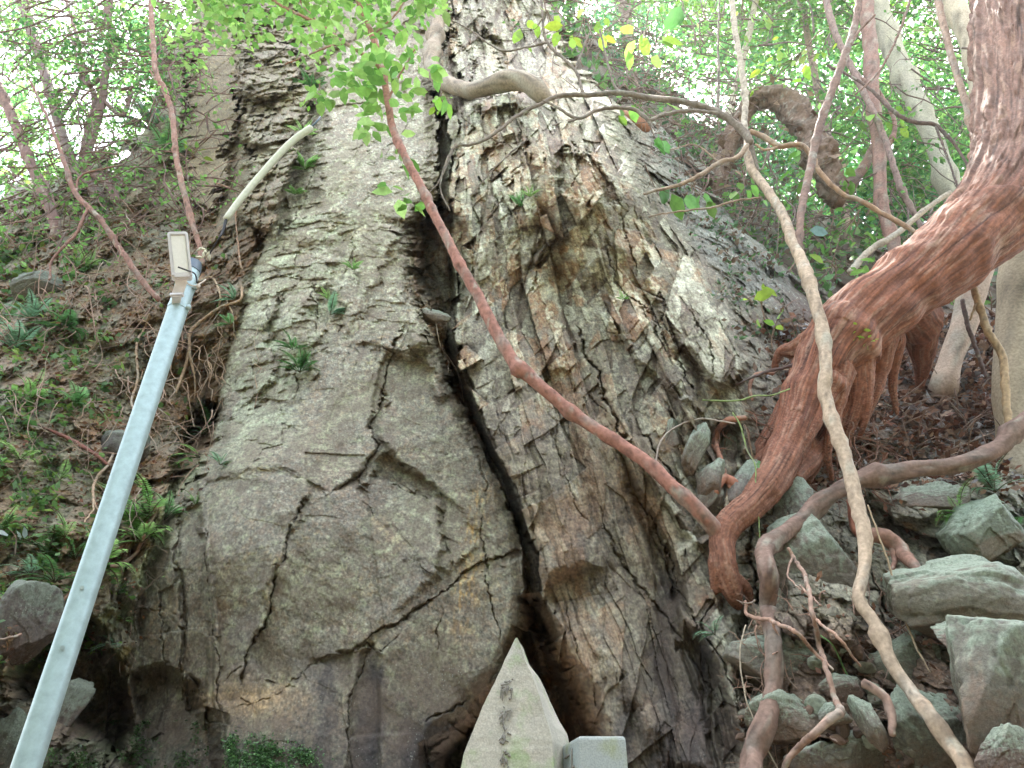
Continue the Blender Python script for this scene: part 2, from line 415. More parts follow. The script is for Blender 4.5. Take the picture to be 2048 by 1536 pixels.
    hl = p1 * .22 + (pi1 - .5) * .14 + p2 * .07 + (pi2 - .5) * .08 + p3 * .024 + (pi3 - .5) * .030 + p4 * .008 + (pi4 - .5) * .012 + fbm(wx * 2, wz * 2, 131, 5) * .20 + fbm(wx * 22, wz * 22, 132, 4) * .016
    # --- right slope: big jointed blocks and rubble
    ra = wx * .95 - wz * .30 + w1 * .05; rb = wz * .95 + wx * .30 + w2 * .05
    s1, sg1, si1 = blocks(ra / .30, rb / .50, 141, 1.1, .6, .9)
    s2, sg2, si2 = blocks(ra / .12, rb / .17, 151, 1.2, .6, 1.0)
    s3, sg3, si3 = blocks(ra / .04, rb / .05, 153, 1.2, .6, 1.0)
    s4, sg4, si4 = blocks(ra / .016, rb / .02, 155, 1.2, .6, 1.0)
    lw = .9 + .8 * sst(950, 1100, py)
    hr = (s1 * .17 + (si1 - .5) * .18 + s2 * .06 + (si2 - .5) * .06) * lw + s3 * .018 + (si3 - .5) * .020 + (s4 * .5 + si4 - .5) * .006 - .05 * np.exp(-sg1 / .03) * si1 + fbm(wx * 2, wz * 2, 161, 5) * .08
    wcol = sst(285, 330, px) * sst(470, 400, py)
    hc_ = v0 * .12 + (vi0 - .5) * .10 + v1 * .035 + (vi1 - .5) * .04 + v2 * .010 + (vi2 - .5) * .012 + fbm(wx * 2, wz * .8, 180, 4) * .08
    tanf = sst(350, 385, jx) * sst(500, 450, jx)
    hc_ = hc_ * (1 - .8 * tanf) + tanf * (q2 * .02 + fbm(wx * 8, wz * 4, 182, 4) * .012)
    stk = sst(475, 490, px) * sst(640, 600, px)
    hc_ = hc_ + stk * (q3 * .03 + (qi3 - .5) * .05 + q4 * .06 + (qi4 - .5) * .09)
    hl = hl * (1 - wcol) + hc_ * wcol
    H = hb * wbutt + hs * wslab + hl * wleft + hr * wslope
    jx2 = px + (jx - px) * .35 + (qi4 - .5) * 20 * (1 - right) + (i3 - .5) * 18 * right + (i2 - .5) * 14 * right
    jy2 = py + (jy - py) * .35 + (qi3 - .5) * 16 * (1 - right) + (i3 - .5) * 14 * right
    # --- plates: (outline, proud by, gradient per 100 px to the right, down, edge softness px)
    for poly, up_, gx_, gy_, sf, wr in PLATES:
        xs = [p[0] for p in poly]; ys = [p[1] for p in poly]; pad = sf + 60
        m = (px > min(xs) - pad) & (px < max(xs) + pad) & (py > min(ys) - pad) & (py < max(ys) + pad)
        if not m.any(): continue
        ax = px[m] + (jx2[m] - px[m]) * wr * 1.6; ay = py[m] + (jy2[m] - py[m]) * wr * 1.6
        cxm, cym = sum(xs) / len(xs), sum(ys) / len(ys)
        f = sst(-sf * .2, sf, sdp(ax, ay, poly))
        H[m] += f * (up_ + gx_ * (ax - cxm) / 100 + gy_ * (ay - cym) / 100)
    # --- slab stands proud of the left gully; its left flank is a leaning side wall
    H += (.07 + .09 * sst(1000, 850, py)) * wslab * sst(0, 30, slab)
    H -= .30 * wleft * sst(-110, -5, slab) * sst(560, 700, py) * sst(1010, 900, py)
    tl = np.interp(px, [860, 880, 960, 1080, 1190, 1260, 1310], [260, 222, 196, 176, 184, 238, 330])
    rl_ = np.interp(py, [170, 260, 420, 640], [1225, 1268, 1308, 1350])
    H += .55 * sst(-3, 7, (py + (jy2 - py) * .5) - tl) * sst(620, 330, py) * sst(6, -10, (px + (jx2 - px) * .5) - rl_) * sst(0, 14, px + (jx2 - px) * .5 - np.interp(py, [200, 420, 600], [905, 915, 930]))
    # --- hollows
    def hole(poly, dep, soft, warp=1.0):
        nonlocal H
        d = sdp(px + (jx2 - px) * warp * 1.2, py + (jy2 - py) * warp * 1.2, poly)
        H = H - dep * sst(-soft * .3, soft, d)
    hole([(355,860),(400,815),(436,800),(440,850),(415,900),(395,960),(360,1000),(330,1000),(345,920)], .55, 22)
    hole([(30,1290),(140,1190),(215,1290),(252,1340),(262,1470),(240,1530),(120,1450),(20,1380)], .85, 34)
    hole([(812,470),(830,420),(870,390),(915,420),(948,480),(940,560),(905,625),(870,640),(836,590),(822,530)], .62, 12, .9)
    hole([(258,1345),(330,1335),(400,1370),(436,1450),(452,1640),(240,1640)], .28, 26, .8)
    hole([(640,560),(700,600),(700,650),(640,660),(610,620)], .10, 16, .8)
    hole([(570,740),(620,715),(640,760),(620,800),(585,790)], .09, 16, .9)
    hole([(655,430),(700,430),(715,560),(690,640),(660,560)], .07, 20, .8)
    hole([(1042,1192),(1075,1190),(1098,1240),(1122,1290),(1150,1350),(1180,1420),(1205,1480),(1230,1560),(1260,1900),(850,1900),(862,1500),(940,1425),(1012,1350)], 1.9, 26, .9)
    hole([(690,1560),(700,1400),(720,1300),(745,1285),(765,1310),(760,1560)], .05, 8, .4)
    hole([(840,1490),(900,1440),(960,1400),(940,1560),(840,1560)], .18, 14, .5)
    hole([(1365,1240),(1400,1270),(1440,1340),(1500,1536),(1440,1560),(1400,1420),(1360,1300)], .30, 26, .4)
    hole([(1230,870),(1275,960),(1320,1060),(1365,1150),(1375,1230),(1340,1200),(1300,1110),(1255,990)], .20, 16, .5)
    hole([(1395,880),(1430,840),(1480,850),(1490,930),(1440,920)], .22, 16, .5)
    hole([(1420,1090),(1460,1120),(1490,1180),(1480,1230),(1440,1230)], .22, 14, .5)
    hole([(470,190),(555,200),(560,225),(500,235)], .30, 10, .4)
    hole([(485,285),(535,290),(560,310),(500,320)], .22, 10, .4)
    hole([(1640,880),(1760,880),(1900,930),(1800,950),(1700,960),(1640,940)], .25, 22, .8)
    hole([(955,45),(1000,80),(1020,150),(985,150),(940,90)], .25, 14, .6)
    # --- cracks: (polyline, half width px, depth m, flake: raises the side left of its course)
    def crack(pts, hw, dep, flake=0.0, warp=.55):
        nonlocal H
        xs = [p[0] for p in pts]; ys = [p[1] for p in pts]
        pad = 90
        m = (px > min(xs) - pad) & (px < max(xs) + pad) & (py > min(ys) - pad) & (py < max(ys) + pad)
        if not m.any(): return
        ax = px[m] + (jx[m] - px[m]) * warp; ay = py[m] + (jy[m] - py[m]) * warp
        d, par = seg_d(ax, ay, pts)
        n = len(pts) - 1
        taper = np.clip(np.minimum(par, n - par) * 1.5 + .25, 0, 1)
        hw = hw * .72
        vw = (.2 + .85 * np.clip(.5 + gn(par * 3.3, par * 0 + hw, 5) * 2.2, 0, 1)) * .8
        h = -dep * .7 * taper * np.exp(-(d / (hw * vw)) ** 2)
        if flake:
            i = np.clip(par.astype(int), 0, n - 1)
            X = np.array(xs, float); Yv = np.array(ys, float)
            side = (X[i + 1] - X[i]) * (ay - Yv[i]) - (Yv[i + 1] - Yv[i]) * (ax - X[i])
            h = h + flake * taper * sst(60, 0, d) * (side > 0)
        H[m] += h
    fx_, fw = px + (jx - px) * .45, None
    d, par = seg_d(px + (jx2 - px) * .8, py + (jy2 - py) * .8, FISS)
    wv = np.interp(par, range(len(FISS)), [p[2] for p in FISS])
    wv = wv * np.where(py < 1200, .80, 1.0)
    H -= .70 * sst(1.08, .80 - .5 * sst(1180, 1300, py), d / wv) * sst(0, 8, wv)
    CR = [([(805,650),(775,720),(770,790),(742,850),(752,900),(715,955),(665,980)], 4, .09, .045),
          ([(617,985),(600,1020),(575,1065),(570,1120),(548,1136)], 3, .08, 0), ([(548,1136),(545,1220),(520,1275),(488,1320),(484,1365)], 5, .12, .035),
          ([(486,1330),(448,1362)], 2.5, .05, 0), ([(1050,1100),(990,1112),(958,1130),(905,1168),(895,1178),(850,1205),(800,1240),(690,1300)], 4, .08, .03),
          ([(962,1000),(970,1130),(978,1200),(1000,1290)], 3, .06, 0), ([(882,1215),(875,1300)], 3, .05, 0), ([(405,1000),(418,1120),(428,1250),(438,1380),(446,1500)], 3, .05, 0),
          ([(700,1300),(732,1285),(765,1305),(800,1265)], 3, .05, .02), ([(740,1290),(700,1400),(690,1536)], 4, .05, 0), ([(850,1440),(900,1420),(935,1400)], 4, .08, 0),
          ([(950,900),(965,940),(975,1010)], 2.5, .05, 0), ([(640,300),(600,420),(560,480)], 5, .08, 0), ([(712,455),(705,480),(706,520),(715,600)], 3, .05, 0),
          ([(545,490),(600,510),(650,505)], 3, .05, 0), ([(540,540),(600,558),(650,562)], 3, .05, 0), ([(370,130),(372,200),(368,260)], 6, .2, 0), ([(730,230),(735,280),(745,330)], 3, .07, 0),
          ([(640,540),(625,590),(640,640),(630,700)], 3, .06, 0), ([(560,720),(600,760),(590,800)], 4, .07, .02), 
          ([(880,100),(905,60),(890,-20)], 10, .35, 0), ([(900,60),(950,130),(930,200)], 4, .10, 0),
          ([(455,1420),(560,1390),(620,1330),(700,1290)], 2.5, .03, 0), ([(430,1200),(470,1190)], 2, .03, 0),
          # buttress
          ([(1155,655),(1165,700),(1195,740),(1210,800),(1240,860),(1262,900)], 6, .16, .03), ([(1180,780),(1212,840)], 5, .1, 0), ([(1262,985),(1310,1060),(1340,1120),(1360,1180)], 5, .15, 0),
          ([(1330,800),(1365,880),(1385,950),(1440,1035)], 4, .14, 0), ([(1290,870),(1330,930),(1375,1000),(1430,1060)], 5, .15, .03), ([(1300,1060),(1335,1140),(1380,1220),(1392,1260)], 4, .10, 0),
          ([(1400,980),(1440,1030)], 3, .1, 0), ([(1425,1040),(1430,1100),(1425,1160)], 7, .18, 0), ([(1085,480),(1075,560),(1050,600)], 4, .07, 0), ([(985,330),(1010,370),(1045,330)], 5, .08, 0),
          ([(1120,1180),(1140,1260),(1160,1300)], 4, .06, 0), ([(1240,420),(1260,500),(1275,560)], 4, .10, 0), ([(1140,250),(1160,330),(1130,400)], 4, .08, 0), ([(1210,480),(1230,560),(1300,640),(1340,720)], 5, .12, .02),
          ([(1290,600),(1330,680),(1370,760),(1400,800)], 5, .13, .02), ([(1380,620),(1420,690),(1430,760)], 4, .10, 0), ([(1190,1000),(1230,1110),(1300,1200),(1370,1290),(1450,1420)], 6, .08, .03),
          ([(1100,820),(1130,960),(1190,1080)], 5, .04, .02), ([(1440,1180),(1400,1250),(1450,1330),(1490,1440)], 4, .1, 0),
          # right
          ([(1510,1010),(1500,1100),(1520,1200),(1560,1290)], 6, .16, 0), ([(1700,1010),(1720,1100),(1760,1180),(1790,1280)], 8, .22, 0), ([(1590,1000),(1640,1080),(1640,1180),(1700,1290)], 3, .07, 0),
          ([(1500,1290),(1600,1290),(1700,1330),(1760,1300)], 8, .16, 0), ([(1480,1240),(1475,1330),(1500,1420),(1510,1536)], 6, .18, 0), ([(1640,1200),(1560,1190)], 3, .05, 0)]
    for c in CR: crack(*c)
    # left flank ribs
    crack([(330,980),(300,1080),(280,1180),(260,1260)], 5, .10, .05)
    crack([(365,1000),(350,1100),(370,1200),(365,1330),(375,1420)], 6, .08, 0)
    crack([(310,1150),(330,1290),(330,1400)], 5, .08, 0)
    Y = base - H
    # --- crest rolls back
    sk = sdp(px + fbm(wx * 1.3, wz * 1.3, 15, 3) * 50, py + fbm(wx * 1.3, wz * 1.3, 16, 3) * 50, SKYLINE)
    Y = Y + 0.9 * np.exp(-np.maximum(sk, 0) / 9.0) + np.where(sk < 0, -sk * .02, 0) * 0
    # ---------------- colour (lichen, iron stain, soil, moss; shade painted in at the foot)
    def C(r, g, b): return np.array([r, g, b])[None, :]
    def mix(a, b, f): return a * (1 - f[:, None]) + b * f[:, None]
    n1 = fbm(wx * 1.7, wz * 1.7, 201, 5); n2 = fbm(wx * 6, wz * 6, 203, 4); n3 = fbm(wx * 20, wz * 20, 205, 3)
    nS = fbm(S / .12, T / .9, 207, 4); nS2 = fbm(S / .04, T / .22, 209, 4)
    grey, olive, brown, pale, rust, ochre, soil, moss, dark, green = C(.23, .205, .165), C(.235, .225, .145), C(.18, .125, .088), C(.42, .42, .32), C(.24, .115, .045), C(.42, .27, .10), C(.15, .085, .055), C(.07, .11, .04), C(.07, .055, .048), C(.33, .37, .25)
    c = np.repeat(grey, px.size, 0)
    c = mix(c, olive, np.clip(.55 + n1 * 1.0, 0, 1))
    c = mix(c, brown, np.clip(sst(-.05, .55, n2 + n1 * .6 + (qi2 - .5) * .3), 0, 1) * .7)
    low = sst(1150, 1500, py)
    c = mix(c, brown, low * .35 * (wslab + wbutt))
    up = sst(900, 500, py)
    c = mix(c, pale, np.clip(sst(.0, .6, n3 * .8 + n2 * .5 + (i3 - .5) * .5) * (.25 + .5 * up), 0, 1) * (wbutt * .9 + wslab * .7 + wslope * .55))
    fl = sst(520, 440, px + (py - 600) * .0 - (650 - py) * .35) * sst(380, 450, py) * sst(950, 850, py) * wslab
    c = mix(c, green, fl * np.clip(.5 + n3 * .8, 0, 1) * .6)
    c = mix(c, green, np.clip(sst(-.1, .5, nS2 + n2 * .4), 0, 1) * wbutt * sst(700, 250, py) * .55)
    rs = sst(.08, .30, fbm(S / .16, T / .38, 207, 4) * .8 + n2 * .4 + (i2 - .5) * .7 + (i3 - .5) * .25)
    c = mix(c, rust, rs * wbutt * (.72 - .2 * lowr))
    c = mix(c, rust, sst(.25, .6, n2 + n3 * .3) * wslope * .5 + 0)
    rz = np.exp(-(seg_d(jx, jy, [(1250,920),(1300,1020),(1330,1110)])[0] / 32) ** 2)
    c = mix(c, ochre * .8, rz * wbutt * np.clip(.5 + nS, 0, 1) * .8)
    rz = np.exp(-(seg_d(jx, jy, [(1010,300),(1060,330),(1110,300),(1170,330),(1200,350)])[0] / 38) ** 2)
    c = mix(c, rust, rz * np.clip(.6 + nS2, 0, 1) * .75)
    oc = np.exp(-((jx - 950 - (py - 1060) * -.12) / 24) ** 2) * sst(940, 1010, py) * sst(1320, 1180, py)
    c = mix(c, ochre, np.clip(oc * (sst(-.05, .3, fbm(wx * 40, wz * 13, 211, 4)) * .8 + .12), 0, 1))
    c = mix(c, ochre * .8, np.exp(-(np.hypot((jx - 470) / 60, (jy - 1390) / 35)) ** 2) * .5)
    # soil and dead leaf colour of the left bank
    sl_ = np.clip(sst(-.5, .25, n1 * .8 + n2 * .5 + (pi2 - .5) * .7), 0, 1)
    c = mix(c, soil, sl_ * wleft * sst(300, 520, py) * .7)
    c = mix(c, rust * .8, sst(.1, .5, n2 + n3 * .5) * wleft * sst(420, 560, py) * .6)
    c = mix(c, moss, sst(.0, .4, n2 * .8 - n1 * .4 + (pi3 - .5) * .3) * wleft * sst(1.2, .2, px / 400) * .7)
    c = mix(c, soil * .8, sst(1500, 1620, px) * wslope * sst(960, 830, py) * .95)
    c = mix(c, C(.17, .20, .19), sst(1260, 1330, px - (py - 250) * .35) * wslope * sst(640, 560, py) * np.clip(.6 + n3, 0, 1) * .7)
    ms = np.exp(-(seg_d(jx, jy, [(455,1470),(560,1500),(640,1520)])[0] / 34) ** 2)
    c = mix(c, moss * 1.3, np.clip(ms * (.8 + n3), 0, 1) * .85)
    ms = np.exp(-(seg_d(jx, jy, [(60,1530),(200,1500),(350,1500)])[0] / 45) ** 2)
    c = mix(c, moss * 1.1, np.clip(ms * (.6 + n3 * 1.4 + n2), 0, 1) * .8)
    gr = np.exp(-(np.hypot((jx - 1980) / 90, (jy - 1050) / 70)) ** 2)
    c = mix(c, C(.10, .20, .12), np.clip(gr * (.7 + n3), 0, 1) * .7)
    n5 = fbm(wx * 11, wz * 11, 231, 4); n6 = fbm(wx * 32, wz * 26, 233, 3)
    sp = (wslab + wbutt * .6 + wleft * wcol)
    c = mix(c, C(.33, .38, .23), np.clip(sst(.0, .5, n5 * .7 + n6 * .8 + n1 * 1.0), 0, 1) * sp * .40)
    c = mix(c, C(.16, .10, .06), np.clip(sst(.05, .5, -n5 * .7 + n6 * .9 - n1 * .8 + low * .2), 0, 1) * sp * .50)
    n8 = fbm(wx * 62, wz * 55, 243, 2)
    c = mix(c, C(.44, .45, .36), sst(.42, .60, fbm(wx * 48, wz * 44, 245, 2)) * (sp + wslope) * (.35 + .4 * sst(1100, 500, py)))
    n7 = fbm(wx * 4 + 9, wz * 4, 237, 5)
    c = mix(c, C(.34, .24, .13), np.clip(sst(.2, .6, n7 + n6 * .4), 0, 1) * sp * .30)
    c = mix(c, C(.30, .33, .22), strip * wslab * np.clip(.4 + (qi4 - .5) * 1.6 + n6, 0, 1) * .7)
    fcol = np.clip((i3 - .45) * 1.6 + (i4 - .5) * 1.2 + n6 * .5, 0, 1) * wbutt * (1 - .6 * lowr)
    c = mix(c, C(.42, .42, .31), fcol * .6)
    fcol = np.clip((.45 - i3) * 1.6 + (i4 - .5) * .8, 0, 1) * wbutt * (1 - .5 * lowr)
    c = mix(c, C(.15, .085, .055), fcol * .55)
    nL = ridg(S / .05, T / .5, 239, 4)
    c = c * (1 + .22 * nL * lowr * wbutt)[:, None]; c = mix(c, brown, lowr * wbutt * .35)
    c = mix(c, C(.17, .155, .13), np.clip(sst(.1, .5, fbm(wx * 2.3, wz * 2.3, 235, 4)), 0, 1) * sst(950, 1150, py) * sp * .5)
    c = mix(c, C(.30, .22, .14), (wleft * wcol * tanf) * np.clip(.35 + n5 * .8, 0, 1) * .8)
    c = mix(c, soil * 1.1, sst(1500, 1560, px) * wslope * sst(1190, 1290, py) * .7)
    c = mix(c, C(.085, .07, .062), sst(1290, 1520, py + n1 * 120 + fbm(wx * 5, wz * 1.2, 241, 4) * 160) * (wslab + wbutt + wleft) * sst(1500, 1400, px) * .62)  # foot of the rock darkened: its shade is put into the colour
    # wet dark seepage streaks near the foot
    for (cx, wdt, y0, am) in ((742, 27, 1310, .85), (652, 16, 1330, .5), (860, 62, 1430, .8), (815, 12, 1380, .5), (1330, 30, 1150, .6), (1395, 26, 1250, .6), (1250, 20, 1400, .6)):
        sx = px + fbm(wx * 7, wz * 3, 221, 3) * 22 + (py - 1400) * .04
        c = mix(c, C(.045, .038, .038), np.exp(-((sx - cx) / wdt) ** 4) * sst(y0 - 10, y0 + 30, py + fbm(wx * 14, wz * 3, 223, 3) * 40) * am)
    c = mix(c, C(.36, .24, .12), np.exp(-np.hypot((jx - 510) / 75, (jy - 1400) / 40) ** 2) * .6)
    c = mix(c, C(.30, .33, .20), np.exp(-(seg_d(jx, jy, [(400,930),(345,1000),(310,1080),(285,1170)])[0] / 16) ** 2) * .7)
    c *= (1.0 + .42 * n3 + .25 * n2 + .35 * n6 + .60 * n8 + .25 * (i3 - .5) * wbutt + .35 * (i2 - .5) * wbutt + .3 * (si2 - .5) * wslope + .25 * (pi2 - .5) * wleft)[:, None]
    crv = (np.exp(-g1 / .05) + .7 * np.exp(-g2 / .06)) * wbutt + np.exp(-sg1 / .05) * wslope
    c = mix(c, soil, np.clip(crv, 0, 1) * .30)
    c = mix(c, brown * .95, np.clip(sst(-.2, .4, n1 * .7 - n2 * .6), 0, 1) * sp * .60)
    c = c * (1 + .28 * sst(1000, 450, py) * (wslab + wbutt))[:, None] * np.array([.945, .985, .985])[None]  # slab and buttress lightened towards the top, then the whole tinted cooler
    lm = c.mean(1, keepdims=True); c = c * np.clip((lm / .21), .2, 3) ** (.28 - .28 * wleft)[:, None]
    c = c.mean(1, keepdims=True) + (c - c.mean(1, keepdims=True)) * (1.08 + .25 * wleft)[:, None]
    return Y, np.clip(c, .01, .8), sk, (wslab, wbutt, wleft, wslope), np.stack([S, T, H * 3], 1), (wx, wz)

STEP = globals().get("ROCK_STEP", 1.6)
GRID = {}
def build_crag():
    X0, X1, Y0, Y1 = -280.0, 2330.0, -150.0, 1740.0
    nx, ny = int((X1 - X0) / STEP), int((Y1 - Y0) / STEP)
    gx, gy = np.meshgrid(np.linspace(X0, X1, nx), np.linspace(Y0, Y1, ny))
    px, py = gx.ravel(), gy.ravel()
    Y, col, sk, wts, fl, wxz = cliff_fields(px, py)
    GRID.update(x0=X0, y0=Y0, dx=(X1 - X0) / (nx - 1), dy=(Y1 - Y0) / (ny - 1), Y=Y.reshape(ny, nx))
    x, yy, z = rays(px, py); t = Y / yy
    V = np.stack([x * t, Y, CAMZ + z * t], 1)
    ws = wts[0]; wb = wts[1]
    # texture space: follows the foliation on the buttress, plain metres elsewhere
    stretch = np.stack([fl[:, 0] * 1.0, fl[:, 1] * .35, fl[:, 2]], 1)
    plain = np.stack([wxz[0], wxz[1] * .8, V[:, 1]], 1)
    k = (wb > .5)[:, None]
    uvw = np.where(k, stretch, plain)
    idx = np.arange(nx * ny).reshape(ny, nx)
    F = np.stack([idx[:-1, :-1].ravel(), idx[1:, :-1].ravel(), idx[1:, 1:].ravel(), idx[:-1, 1:].ravel()], 1)
    keep = (sk[F] > -2).all(1)
    F = F[keep]
    reg = np.argmax(np.stack([wts[0] + wts[1], wts[2], wts[3]], 1), 1)
    fr = reg[F[:, 0]]
    for i, (nm, lb) in enumerate((("cliff", None), ("earth_bank", None), ("rocky_slope", None))):
        Fi = F[fr == i]
        used, inv = np.unique(Fi, return_inverse=True)
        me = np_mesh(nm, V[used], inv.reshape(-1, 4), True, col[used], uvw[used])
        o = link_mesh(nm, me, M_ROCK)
        tag(o, kind="structure")
def surf(px, py):                     # Y of the crag surface at one or more photo pixels
    a = np.atleast_1d(np.asarray(px, float)); b = np.atleast_1d(np.asarray(py, float))
    G = GRID['Y']; u = np.clip((a - GRID['x0']) / GRID['dx'], 0, G.shape[1] - 1.01); v = np.clip((b - GRID['y0']) / GRID['dy'], 0, G.shape[0] - 1.01)
    i, j = u.astype(int), v.astype(int); u, v = u - i, v - j
    Y = (G[j, i] * (1 - u) + G[j, i + 1] * u) * (1 - v) + (G[j + 1, i] * (1 - u) + G[j + 1, i + 1] * u) * v
    return Y if np.ndim(px) else float(Y[0])
M_ROCK = mat_rock("rock")
build_crag()

# ------------------------------------------------------------------ hillside behind, ground in front
HB = tps([(900,0,9.5),(1150,60,9.5),(1250,250,8.2),(1400,330,8.5),(1500,500,7.6),(1700,560,8.2),(2000,600,8.6),(2400,640,9),(1100,-150,10.5),(1450,900,6.5),(2000,1000,7.2),(1800,420,10),(2300,480,11),(1500,330,10),(900,600,7.5)])
def build_hill():
    st = 5.0
    xs = np.arange(1000, 2600, st); ys = np.arange(-260, 900, st)
    gx, gy = np.meshgrid(xs, ys); px, py = gx.ravel(), gy.ravel()
    b = HB(px, py)
    x, yy, z = rays(px, py); t = b / yy; wx, wz = x * t, z * t
    H = fbm(wx * 1.2, wz * 1.2, 301, 5) * .5 + blocks(wx / .5, wz / .5, 311)[0] * .12 + fbm(wx * 9, wz * 9, 303, 4) * .06
    sk = sdp(px + fbm(wx, wz, 305, 4) * 50, py + fbm(wx, wz, 306, 4) * 50, [(1000,-400),(1120,-300),(1140,0),(1210,70),(1330,170),(1450,290),(1560,400),(1700,450),(2100,480),(2700,500),(2700,1000),(1000,1000)])
    Y = b - H + 2.0 * np.exp(-np.maximum(sk, 0) / 40)
    t = Y / yy
    V = np.stack([x * t, Y, CAMZ + z * t], 1)
    n = fbm(wx * 3, wz * 3, 321, 5); n2 = fbm(wx * 15, wz * 15, 323, 4)
    c = np.array([.10, .065, .042])[None] * (1 + .5 * n2[:, None]); g = sst(-.1, .4, n)[:, None]
    c = c * (1 - g) + np.array([.13, .13, .085])[None] * g
    idx = np.arange(len(px)).reshape(len(ys), len(xs))
    F = np.stack([idx[:-1, :-1].ravel(), idx[1:, :-1].ravel(), idx[1:, 1:].ravel(), idx[:-1, 1:].ravel()], 1)
    F = F[(sk[F] > -2).all(1)]
    used, inv = np.unique(F, return_inverse=True)
    me = np_mesh("hillside", V[used], inv.reshape(-1, 4), True, np.clip(c, .01, .6)[used], V[used])
    tag(link_mesh("hillside", me, M_ROCK), kind="structure")
build_hill()
def build_ground():
    n = 60
    g = np.linspace(-1, 1, n); g = np.sign(g) * np.abs(g) ** 2 * 120
    gx, gy = np.meshgrid(g, g); x, y = gx.ravel(), gy.ravel()
    z = fbm(x * .5, y * .5, 401, 4) * .05
    V = np.stack([x, y, z], 1)
    idx = np.arange(n * n).reshape(n, n)
    F = np.stack([idx[:-1, :-1].ravel(), idx[:-1, 1:].ravel(), idx[1:, 1:].ravel(), idx[1:, :-1].ravel()], 1)
    c = np.array([.13, .10, .07])[None] * (1 + .3 * fbm(x * 2, y * 2, 402, 3)[:, None])
    tag(link_mesh("ground", np_mesh("ground", V, F, True, c, V), M_ROCK), kind="structure")
build_ground()
# ------------------------------------------------------------------ builders for stems, leaves, ferns, stones
rs0 = np.random.RandomState
def noise3(P, s, sc):                 # cheap 3-D-ish noise from three planes
    return (fbm(P[:, 0] * sc, P[:, 1] * sc, s, 3) + fbm(P[:, 1] * sc + 7, P[:, 2] * sc, s + 5, 3) + fbm(P[:, 2] * sc, P[:, 0] * sc + 3, s + 9, 3)) / 1.7
def smooth_path(P, R, step=.03):
    P = np.array(P, float); R = np.array(R, float)
    n = len(P)
    Q = np.vstack([2 * P[0] - P[1], P, 2 * P[-1] - P[-2]])
    out, ro = [], []
    for i in range(n - 1):
        p0, p1, p2, p3 = Q[i], Q[i + 1], Q[i + 2], Q[i + 3]
        m = max(2, int(np.linalg.norm(p2 - p1) / step))
        for k in range(m):
            t = k / m
            out.append(.5 * ((2 * p1) + (-p0 + p2) * t + (2 * p0 - 5 * p1 + 4 * p2 - p3) * t * t + (-p0 + 3 * p1 - 3 * p2 + p3) * t ** 3))
            ro.append(R[i] * (1 - t) + R[i + 1] * t)
    out.append(P[-1]); ro.append(R[-1])
    return np.array(out), np.array(ro)
def tube(P, R, sides=8, seed=0, step=None, lump=.12, wob=.0, taper=True):
    R = np.array(R, float)
    if step is None: step = max(.012, float(np.mean(R)) * 1.2)
    P, R = smooth_path(P, R, step)
    n = len(P)
    if wob:
        s = np.arange(n) * step
        for a in range(3): P[:, a] += fbm(s * 6, s * 0 + a * 9.7, seed + 40 + a, 3) * wob + fbm(s * 19, s * 0 + a * 3.7, seed + 50 + a, 3) * wob * .7
    Tn = np.gradient(P, axis=0); Tn /= np.linalg.norm(Tn, axis=1)[:, None] + 1e-9
    up = np.array([.0, -1.0, .2]); V = np.zeros((n, sides, 3))
    a = np.cross(Tn[0], up); a /= np.linalg.norm(a) + 1e-9
    th = np.arange(sides) * 2 * math.pi / sides
    L = 0
    rn = rs0(seed + 5); tot = n * step; nodes = rn.uniform(0, tot, max(1, int(tot / (.16 + R.mean() * 4)))) if lump > .03 else []
    sN = np.arange(n) * step
    for q in nodes: R = R * (1 + rn.uniform(.06, .30) * np.exp(-((sN - q) / (R.mean() * .9 + .004)) ** 2))
    for i in range(n):
        a = a - Tn[i] * a.dot(Tn[i]); a /= np.linalg.norm(a) + 1e-9
        b = np.cross(Tn[i], a)
        if i: L += np.linalg.norm(P[i] - P[i - 1])
        k = 1 + lump * fbm(np.cos(th) * 1.4 + L / max(R[i], .003) * .35, np.sin(th) * 1.4 + L * 3, seed, 3) * 2
        V[i] = P[i] + R[i] * k[:, None] * (np.cos(th)[:, None] * a + np.sin(th)[:, None] * b)
    V = V.reshape(-1, 3)
    idx = np.arange(n * sides).reshape(n, sides); nx = np.roll(idx, -1, 1)
    F = np.stack([idx[:-1].ravel(), nx[:-1].ravel(), nx[1:].ravel(), idx[1:].ravel()], 1)
    # caps
    c0, c1 = len(V), len(V) + 1
    V = np.vstack([V, P[0] - Tn[0] * R[0] * .4, P[-1] + Tn[-1] * R[-1] * .8])
    e = []
    for i in range(sides):
        j = (i + 1) % sides
        e.append((c0, j, i, i)); e.append((c1, idx[-1, i], idx[-1, j], idx[-1, j]))
    return V, F, e
